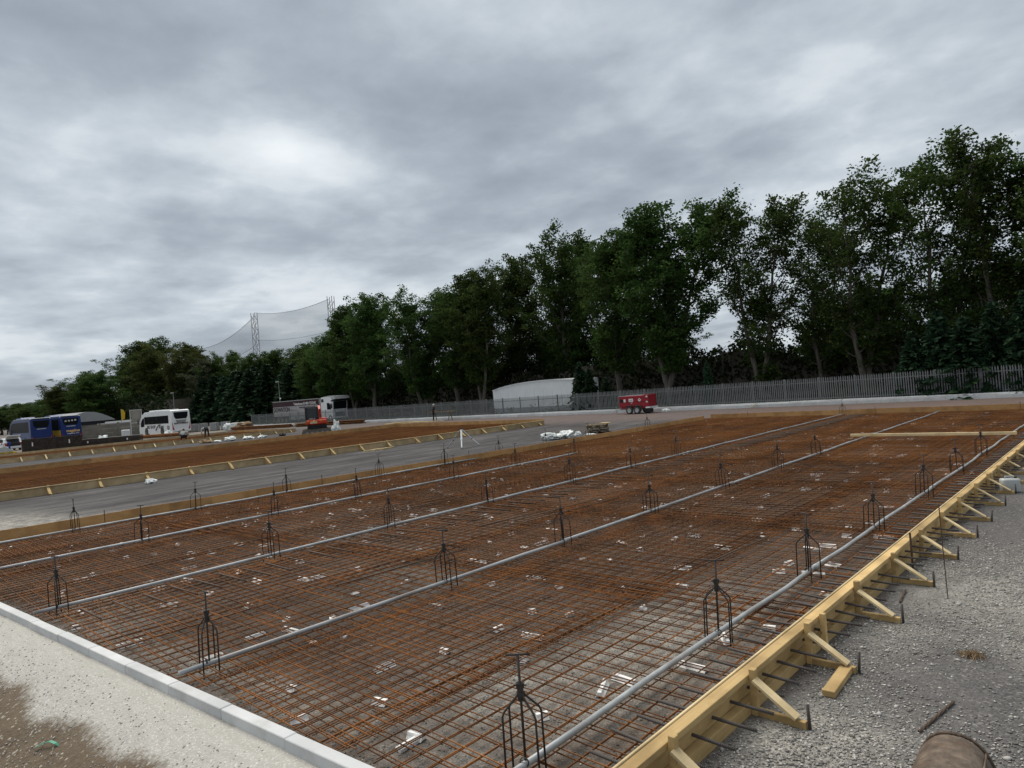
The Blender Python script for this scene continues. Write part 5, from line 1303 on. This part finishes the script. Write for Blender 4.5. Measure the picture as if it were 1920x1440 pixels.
def grow_tree(seed, H, Rr, base=0.22, nbr=46, fork=True, lean=(0, 0), leafsize=0.30, per=26, sigma=0.42, wind=0.25, dens=1.0):
    q = random.Random(seed); rs = np.random.RandomState(seed)
    wood_ = MB(); centres = []
    stems = []
    if fork:
        nf = q.choice([2, 2, 3]); hf = H * q.uniform(0.06, 0.16)
        for k in range(nf):
            a = 2 * PI * k / nf + q.uniform(-0.5, 0.5); sp = q.uniform(0.05, 0.12) * H
            top_ = Vector((math.cos(a) * sp * 1.3, math.sin(a) * sp * 1.3, H * q.uniform(0.85, 0.99)))
            pts = [Vector((0, 0, 0)), Vector((0, 0, hf * 0.6))]
            for j in range(1, 7):
                u = j / 6; bend = math.sin(u * PI) * 0.4
                pts.append(Vector((top_.x * (u ** 0.7) + q.uniform(-.15, .15) + lean[0] * u * u, top_.y * (u ** 0.7) + q.uniform(-.15, .15) + lean[1] * u * u, hf + (top_.z - hf) * u)))
            stems.append((pts, 0.021 * H / math.sqrt(nf)))
    else:
        pts = [Vector((q.uniform(-.12, .12) * (j > 0) + lean[0] * (j / 7) ** 2, q.uniform(-.12, .12) * (j > 0) + lean[1] * (j / 7) ** 2, H * 0.97 * j / 7)) for j in range(8)]
        stems.append((pts, 0.017 * H))
    def at(pts, u):
        f_ = u * (len(pts) - 1); i = min(int(f_), len(pts) - 2); return pts[i].lerp(pts[i + 1], f_ - i)
    for pts, r0 in stems:
        n_ = len(pts); wood_.tube(pts, [max(0.02, r0 * (1 - 0.93 * (i / (n_ - 1)) ** 0.8)) for i in range(n_)], 7)
        nb = int(nbr / len(stems))
        for k in range(nb):
            u = base + (0.985 - base) * ((k + q.random()) / nb)
            p0 = at(pts, u); hfrac = p0.z / H
            prof = (math.sin(PI * min(1, max(0, (hfrac - base * 0.6) / (1.06 - base * 0.6))) ** 0.85)) ** 0.75
            L = Rr * (0.28 + 0.85 * prof) * q.uniform(0.6, 1.1) * (0.75 if len(stems) > 1 else 1.0)
            a = k * 2.4 + q.uniform(-0.5, 0.5); el = R(q.uniform(18, 48) + 22 * hfrac)
            d = Vector((math.cos(a) * math.cos(el), math.sin(a) * math.cos(el), math.sin(el)))
            bp = [p0]; cur = d.copy(); nseg = 5
            for j in range(nseg):
                cur = (cur + Vector((wind * 0.25, 0, 0.20)) + Vector((q.uniform(-.22, .22), q.uniform(-.22, .22), q.uniform(-.18, .18)))).normalized()
                bp.append(bp[-1] + cur * L / nseg)
            rb = max(0.018, r0 * 0.30 * (1 - u * 0.7)); wood_.tube(bp, [rb * (1 - 0.8 * j / nseg) for j in range(nseg + 1)], 4, False)
            for j in range(1, nseg + 1):
                if j >= 2: centres.append((bp[j], 1.0))
                for s_ in range(q.choice([1, 2, 2]) if j < nseg else 2):
                    a2 = q.uniform(0, 6.28); dd = (cur * 0.7 + Vector((math.cos(a2), math.sin(a2), q.uniform(-0.2, 0.8)))).normalized()
                    L2 = L * q.uniform(0.16, 0.34); e = bp[j] + dd * L2
                    wood_.tube([bp[j], e], [rb * 0.35, 0.008], 3, False)
                    centres.append((bp[j].lerp(e, 0.55), 0.7)); centres.append((e, 1.0))
        for k in range(4): centres.append((pts[-1] + Vector((q.uniform(-.3, .3) + wind * 0.5, q.uniform(-.3, .3), q.uniform(-0.9, 0.5))), 0.8))
    P = []; T = []
    for c_, w_ in centres:
        n = max(3, int(per * w_ * dens * q.uniform(0.5, 1.4))); s_ = sigma * q.uniform(0.6, 1.25)
        pts_ = rs.normal(0, 1, (n, 3)); pts_ /= np.linalg.norm(pts_, axis=1, keepdims=True); pts_ *= (rs.rand(n, 1) ** 0.45) * 1.75
        pts_ = pts_ * np.array([s_, s_, s_ * 0.85]) + np.array(c_)
        pts_[:, 0] += wind * 0.25 * rs.rand(n)
        P.append(pts_); T.append(np.full(n, q.uniform(0.15, 0.8)))
    P = np.concatenate(P); T = np.concatenate(T)
    P[:, 2] = np.maximum(P[:, 2], 0.4)
    zt = np.percentile(P[:, 2], 99.6); k_ = H / zt; P[:, 2] *= k_
    wood_.v = [(a, b_, c_ * k_) for a, b_, c_ in wood_.v]
    return wood_.mesh('trunk', M['bark'], True), leaves_mesh('crown', P, leafsize, rs, M['leaf'], T)

print('trees...')
protos = [grow_tree(s, 17.0, 5.6, b_, nb, fk, (0.9 if s % 2 else 0.3, 0), 0.20, 42, 0.34) for s, b_, nb, fk in
          ((11, 0.20, 62, True), (12, 0.18, 50, False), (13, 0.22, 62, True), (14, 0.16, 52, False), (15, 0.25, 56, True))]
airy = [grow_tree(s, 17.0, 5.6, b_, nb, fk, (0.8, 0), 0.19, 36, 0.33, dens=0.75) for s, b_, nb, fk in ((21, 0.18, 46, True), (22, 0.2, 44, True))]

def tree(proto, x, y, h, rw, rz, label, mat=None, cat='tree', group='row of tall trees behind the fence', name='poplar_tree'):
    r_ = thing(name, label, cat, (x, y, 0), rz, group)
    s_ = h / 17.0; r_.scale = (rw, rw, s_)
    link('trunk', proto[0], r_); c_ = link('crown', proto[1], r_)
    if mat:
        c_.material_slots[0].link = 'OBJECT'; c_.material_slots[0].material = M[mat]
    return r_
rowt = [  # x, y, height, width, proto, rot, label
    (-2.6, 53.5, 15.8, 1.05, ('p', 0), 0.4, 'tallest dense tree at the right edge of the picture'),
    (-6.6, 54.0, 16.8, 1.0, ('a', 0), 1.4, 'tall tree with a triple top near the right edge'),
    (-10.4, 54.5, 17.4, 0.98, ('a', 1), 0.1, 'tall tree with a high pointed top, second from the right'),
    (-15.4, 54.0, 16.9, 1.02, ('a', 1), 0.6, 'tree with bare branches showing in its middle, left of the big conifers'),
    (-19.4, 57.0, 15.0, 0.85, ('a', 1), 2.0, 'narrow tree behind the branchy tree, near the conifers'),
    (-23.2, 54.0, 16.6, 0.95, ('a', 0), 0.3, 'airy tree right of the open sky gap above the hedge'),
    (-31.1, 53.0, 17.9, 1.12, ('p', 0), 0.9, 'broad tree with a forked trunk behind the red trailer'),
    (-37.2, 54.5, 16.6, 1.02, ('p', 1), 0.2, 'dense tree left of the forked tree'),
    (-48.0, 61.0, 20.0, 1.1, ('p', 2), 1.2, 'round topped tree above the white building'),
    (-55.5, 61.0, 18.6, 1.05, ('p', 3), 0.5, 'leafy tree over the left end of the white building'),
    (-54.5, 53.0, 16.2, 0.98, ('p', 4), 1.9, 'tree with a single bare trunk left of the white building'),
    (-60.8, 55.0, 15.4, 1.05, ('p', 1), 2.6, 'tree right of the notch in the treetops'),
    (-66.0, 54.0, 15.6, 1.0, ('p', 2), 0.0, 'dense tree behind the standing worker'),
    (-77.5, 55.0, 17.0, 1.05, ('p', 3), 2.2, 'tall tree left of the notch in the treetops'),
    (-84.0, 56.0, 16.4, 0.95, ('p', 0), 2.9, 'tree behind the right end of the lorry'),
    (-91.0, 57.0, 13.4, 1.0, ('p', 1), 1.0, 'shorter tree behind the lorry cab'),
    (-98.5, 58.0, 11.6, 1.0, ('p', 4), 0.7, 'low tree behind the maroon trailer')]
for x, y, h, w_, (kd, i), rz, lab in rowt:
    tree((protos if kd == 'p' else airy)[i], x, y, h, w_ * 1.22, rz * 0.25 + 0.5 * i, lab)
q = random.Random(77)
k = 0
for x in np.arange(-100, 6, 5.6):     # second row standing deeper in the belt
    if -33.5 < x < -23: continue
    h = 9.0 * q.uniform(0.82, 1.1)
    tree(protos[k % 5], x + q.uniform(-1, 1), 64 + q.uniform(-2, 2), h, 0.9, q.uniform(-0.5, 0.5), 'tree of the second row, mostly hidden behind the front row', None, 'tree', 'second row of trees behind the fence'); k += 1
LG = 'tree group at the left'
for x, y, h, w_, i, mat, lab in ((-192, 64, 22.6, 1.5, 0, 'leaf', 'tallest round tree of the group behind the white coach'), (-172, 62, 19.4, 1.4, 2, 'leaf_warm', 'big tree right of the tallest in the left group'),
        (-208, 66, 20.5, 1.4, 3, 'leaf', 'big tree left of the tallest in the left group'), (-229, 62, 17.4, 1.3, 1, 'leaf', 'lower tree on the left shoulder of the left group'), (-160, 62, 16.2, 1.1, 4, 'leaf_warm', 'yellowish tree on the right of the left group'),
        (-150, 63, 14.2, 1.0, 1, 'leaf_pale', 'pale silvery tree at the right end of the left group'), (-246, 60, 13.5, 1.2, 2, 'leaf_warm', 'small olive tree behind the blue coaches'), (-262, 62, 11.5, 1.3, 0, 'leaf', 'low tree behind the left blue coach'),
        (-185, 50, 14.0, 1.3, 3, 'leaf', 'lower tree in front of the left group'), (-205, 50, 13.0, 1.4, 4, 'leaf_warm', 'olive lower tree in front of the left group, above the shed'), (-222, 52, 11.0, 1.4, 1, 'leaf', 'bushy low tree left of the shed')):
    tree(protos[i], x, y, h, w_ * 1.45, 0.3 * i, lab, mat, 'tree', LG, 'broadleaf_tree')
for i, (x, y, h) in enumerate(((-300, 66, 12), (-330, 72, 13), (-365, 74, 13), (-400, 78, 14), (-440, 80, 15), (-480, 80, 15), (-345, 60, 10), (-290, 58, 9.5), (-420, 66, 12))):
    tree(protos[i % 5], x, y, h, 2.2, 0.4 * i, 'far tree in the low belt beyond the blue coaches', 'leaf', 'tree', 'far tree belt on the left', 'broadleaf_tree')
tree(protos[3], -170, 20.6, 12.6, 1.25, 0.2, 'dark tree cut off by the left edge of the picture', 'leaf', 'tree', 'tree at the left edge', 'broadleaf_tree')

# hedge under the trees
def hedge(name, label, pts, h, w_, n, seed, mat='hedge', size=0.34, core=True):
    rs = np.random.RandomState(seed); r_ = thing(name, label, 'hedge', (pts[0][0], pts[0][1], 0))
    pts = np.array(pts, float); seg = np.diff(pts, axis=0); ln = np.linalg.norm(seg, axis=1); cum = np.concatenate([[0], np.cumsum(ln)])
    s_ = rs.rand(n) * cum[-1]; i = np.clip(np.searchsorted(cum, s_) - 1, 0, len(ln) - 1); f_ = (s_ - cum[i]) / ln[i]
    c_ = pts[i] + seg[i] * f_[:, None]; nrm = np.stack([seg[i][:, 1], -seg[i][:, 0]], -1) / ln[i][:, None]
    top = h * (1 + 0.10 * np.sin(s_ * 0.9) + 0.08 * np.sin(s_ * 2.3 + 1) + 0.06 * np.sin(s_ * 5.1))
    a = rs.rand(n) * PI; rad = 0.8 + 0.25 * rs.rand(n)
    u = np.cos(a) * w_ * rad; z_ = np.where(rs.rand(n) < 0.55, rs.rand(n) * top, np.sin(a) ** 0.4 * top * rad)
    P = np.stack([c_[:, 0] + nrm[:, 0] * u, c_[:, 1] + nrm[:, 1] * u, np.clip(z_, 0.1, None)], -1)
    P[:, :2] -= pts[0]
    link('foliage', leaves_mesh('foliage', P, size, rs, M[mat]), r_)
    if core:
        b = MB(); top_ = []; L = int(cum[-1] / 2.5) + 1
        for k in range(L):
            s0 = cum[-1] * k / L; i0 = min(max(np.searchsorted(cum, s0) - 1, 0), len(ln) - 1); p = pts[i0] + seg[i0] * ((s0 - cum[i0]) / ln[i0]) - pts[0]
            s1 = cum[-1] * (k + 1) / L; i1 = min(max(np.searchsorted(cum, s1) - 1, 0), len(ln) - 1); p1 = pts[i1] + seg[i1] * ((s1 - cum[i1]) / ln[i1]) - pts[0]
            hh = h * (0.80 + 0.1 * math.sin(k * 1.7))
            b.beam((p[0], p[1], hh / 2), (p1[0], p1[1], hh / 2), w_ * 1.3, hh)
        b.build('light_block_core', M['bark'], r_)  # solid core added inside the foliage to block sky light, no real boughs
    return r_
hedge('hedge', 'dark dense hedge under the tall trees behind the fence', [(-112, 60), (-60, 60.5), (-40, 60), (8, 59.5)], 5.0, 1.6, 52000, 3)
hedge('hedge', 'dark hedge under the left tree group', [(-320, 72), (-240, 58), (-150, 58)], 7.0, 4.0, 26000, 4, size=0.6)

# conifers
def grow_conifer(seed, H, Rr, nw, dens, mat_, droop=0.25, spray=0.26):
    q = random.Random(seed); rs = np.random.RandomState(seed); w_ = MB().tube([(0, 0, 0), (0.02, 0, H * 0.5), (0, 0.02, H * 0.99)], [0.018 * H, 0.012 * H, 0.01], 6)
    P = []; D = []; T = []
    for k in range(nw):
        u = (k + 0.5) / nw; z0 = H * (0.04 + 0.94 * u); rr = Rr * (1 - u) ** 0.8 * q.uniform(0.8, 1.12) + 0.10
        nb = max(4, int(10 * (1 - 0.5 * u)))
        for j in range(nb):
            a = j * 2 * PI / nb + k * 0.7 + q.uniform(-0.25, 0.25); L = rr * q.uniform(0.7, 1.15)
            d = np.array([math.cos(a), math.sin(a), 0.0]); side = np.array([-math.sin(a), math.cos(a), 0])
            n = max(4, int(dens * L)); t_ = rs.rand(n) ** 0.6
            zc = z0 + L * (0.32 * t_ - droop * 2.2 * t_ ** 2)
            lat = rs.normal(0, 1, n) * 0.16 * L * (1 - 0.6 * t_)
            p = d[None] * (t_ * L)[:, None] + side[None] * lat[:, None]; p[:, 2] = zc + rs.normal(0, 0.035, n)
            P.append(p); dd = d[None] * 0.9 + side[None] * np.sign(lat)[:, None] * 0.5 + np.array([0, 0, -0.15])
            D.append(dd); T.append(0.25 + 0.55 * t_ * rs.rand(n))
    P = np.concatenate(P); D = np.concatenate(D); T = np.concatenate(T)
    P[:, 2] = np.maximum(P[:, 2], 0.05)
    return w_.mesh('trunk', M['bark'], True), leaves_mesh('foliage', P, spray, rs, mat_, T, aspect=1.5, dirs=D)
con = [grow_conifer(31, 5.0, 1.45, 22, 26, M['needle']), grow_conifer(32, 5.0, 1.6, 22, 26, M['needle'], 0.2), grow_conifer(33, 5.0, 1.1, 20, 24, M['needle'], 0.3)]
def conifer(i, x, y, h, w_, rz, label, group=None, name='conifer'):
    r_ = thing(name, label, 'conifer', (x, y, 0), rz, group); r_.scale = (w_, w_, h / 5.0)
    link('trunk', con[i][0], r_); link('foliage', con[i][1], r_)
G2 = 'conifers growing along the fence'
for i, x, y, h, w_, lab in ((0, -37.4, 48.7, 4.7, 0.85, 'taller bushy conifer at the end of the white building'), (1, -36.3, 48.6, 4.0, 0.75, 'second bushy conifer, right of the taller one'), (2, -34.7, 48.7, 3.1, 0.8, 'small conifer left of the red trailer'),
                            (2, -25.0, 48.6, 3.7, 0.62, 'slim conifer alone above the fence, right of the red trailer'),
                            (0, -11.0, 48.9, 4.4, 1.1, 'leftmost conifer of the dark clump at the right'), (1, -9.6, 49.0, 5.6, 1.15, 'high conifer of the dark clump at the right'), (2, -8.2, 48.5, 5.0, 1.5, 'middle conifer of the dark clump at the right'),
                            (0, -6.8, 49.0, 5.7, 1.1, 'conifer in the right half of the dark clump'), (1, -5.2, 48.8, 6.1, 1.15, 'conifer at the right edge of the picture'), (2, -3.6, 49.0, 6.2, 1.6, 'conifer just past the right edge')):
    conifer(i, x, y, h, w_, i * 1.3 + x, lab, G2)
q = random.Random(5)
for k, (x, h) in enumerate(((-146, 11.5), (-141, 12.0), (-137, 11.6), (-133, 12.4), (-129, 12.2), (-125, 12.9), (-121, 12.0), (-117, 12.6), (-113, 11.4), (-109, 12.0), (-105.5, 9.5))):
    conifer(k % 3, x, 60 + q.uniform(-1.5, 1.5), h * 0.86, 3.0, k * 1.1, 'tall dark conifer, %s from the white coach in the screen up to the lorry' % (ORD + ['eleventh'])[k], 'dark conifer screen')

for k, (x, h) in enumerate(((-146, 14.2), (-138, 12.5), (-131, 12.8), (-124, 12.8), (-116, 13.0), (-108, 12.2))):
    tree(protos[(k + 2) % 5], x, 66 + q.uniform(-1.5, 1.5), h * 1.07, 1.15, 0.3 * k, 'leafy tree showing above the conifer screen, %s from the left' % (['first'] + ORD[1:])[k], 'leaf', 'tree', 'trees above the conifer screen', 'broadleaf_tree')
# weeds at the foot of the fence
rs = np.random.RandomState(12); n = 9000
cx = rs.uniform(-98, -2, 260); ch = 0.25 + 0.9 * rs.rand(260) ** 2; k = rs.randint(0, 260, n)
P = np.stack([cx[k] + rs.normal(0, 0.22, n), 48.15 + rs.normal(0, 0.18, n), 0.1 + rs.rand(n) * ch[k]], -1)
P[:, 1] = np.maximum(P[:, 1], 47.85)
o = link('weeds', leaves_mesh('weeds', P, 0.13, rs, M['weed'])); tag(o, 'green weeds along the foot of the fence', 'weeds', kind='stuff')

# ------------------------------------------------------------------ driving range netting and masts
def mast(x, y, h, label):
    r_ = thing('lattice_mast', label, 'mast', (x, y, 0), R(30), 'masts of the netting')
    w_ = 0.72
    for sx in (-1, 1):
        for sy in (-1, 1): MB().tube([(sx * w_, sy * w_, 0), (sx * w_, sy * w_, h)], 0.10, 4).build('leg', M['steelgrey'], r_)
    b = MB(); z_ = 0; k = 0
    while z_ < h - 1.5:
        s_ = 1 if k % 2 else -1
        for sy in (-1, 1): b.tube([(-s_ * w_, sy * w_, z_), (s_ * w_, sy * w_, z_ + 1.8)], 0.06, 4, False)
        for sx in (-1, 1): b.tube([(sx * w_, -s_ * w_, z_), (sx * w_, s_ * w_, z_ + 1.8)], 0.06, 4, False)
        z_ += 1.8; k += 1
    b.build('lattice_bracing', M['steelgrey'], r_)
    return r_
mast(-220.5, 110, 35.1, 'tall lattice mast rising clear of the trees'); mast(-173.0, 110, 33.6, 'lattice mast partly hidden by the treetops'); mast(-268, 110, 27.5, 'short lattice mast at the left end of the netting')
def net(label, pa, pb, sag, zb):
    r_ = thing('safety_net', label, 'netting', (pa[0], pa[1], 0), 0, 'netting between the masts')
    n = 24; b = MB(); vs = []; topl = []; midl = []
    for i in range(n + 1):
        u = i / n; x_ = (pb[0] - pa[0]) * u; y_ = (pb[1] - pa[1]) * u
        zt = pa[2] + (pb[2] - pa[2]) * u - sag * 4 * u * (1 - u)
        zm = pa[3] + (pb[3] - pa[3]) * u - sag * 0.5 * 4 * u * (1 - u)
        topl.append((x_, y_, zt)); midl.append((x_, y_, zm)); vs += [(x_, y_, zb), (x_, y_ + 0.01, zt)]
    b.add(vs, [(2 * i, 2 * i + 2, 2 * i + 3, 2 * i + 1) for i in range(n)]); b.build('net_panel', M['net'], r_)
    MB().tube(topl, 0.07, 4).build('top_cable', M['steelgrey'], r_); MB().tube(midl, 0.06, 4).build('middle_cable', M['steelgrey'], r_)
net('net panel between the tall mast and the mast in the treetops', (-219.4, 110, 35.0, 25.6), (-174.1, 110, 33.0, 23.6), 1.6, 12)
net('net panel sloping down to the short left mast', (-267, 110, 27.4, 19.0), (-221.6, 110, 33.6, 24.0), 2.2, 12)
net('net panel running off behind the left tree group', (-310, 110, 17, 12), (-269, 110, 27.2, 19), 1.0, 8)
print('objects', len(bpy.data.objects))
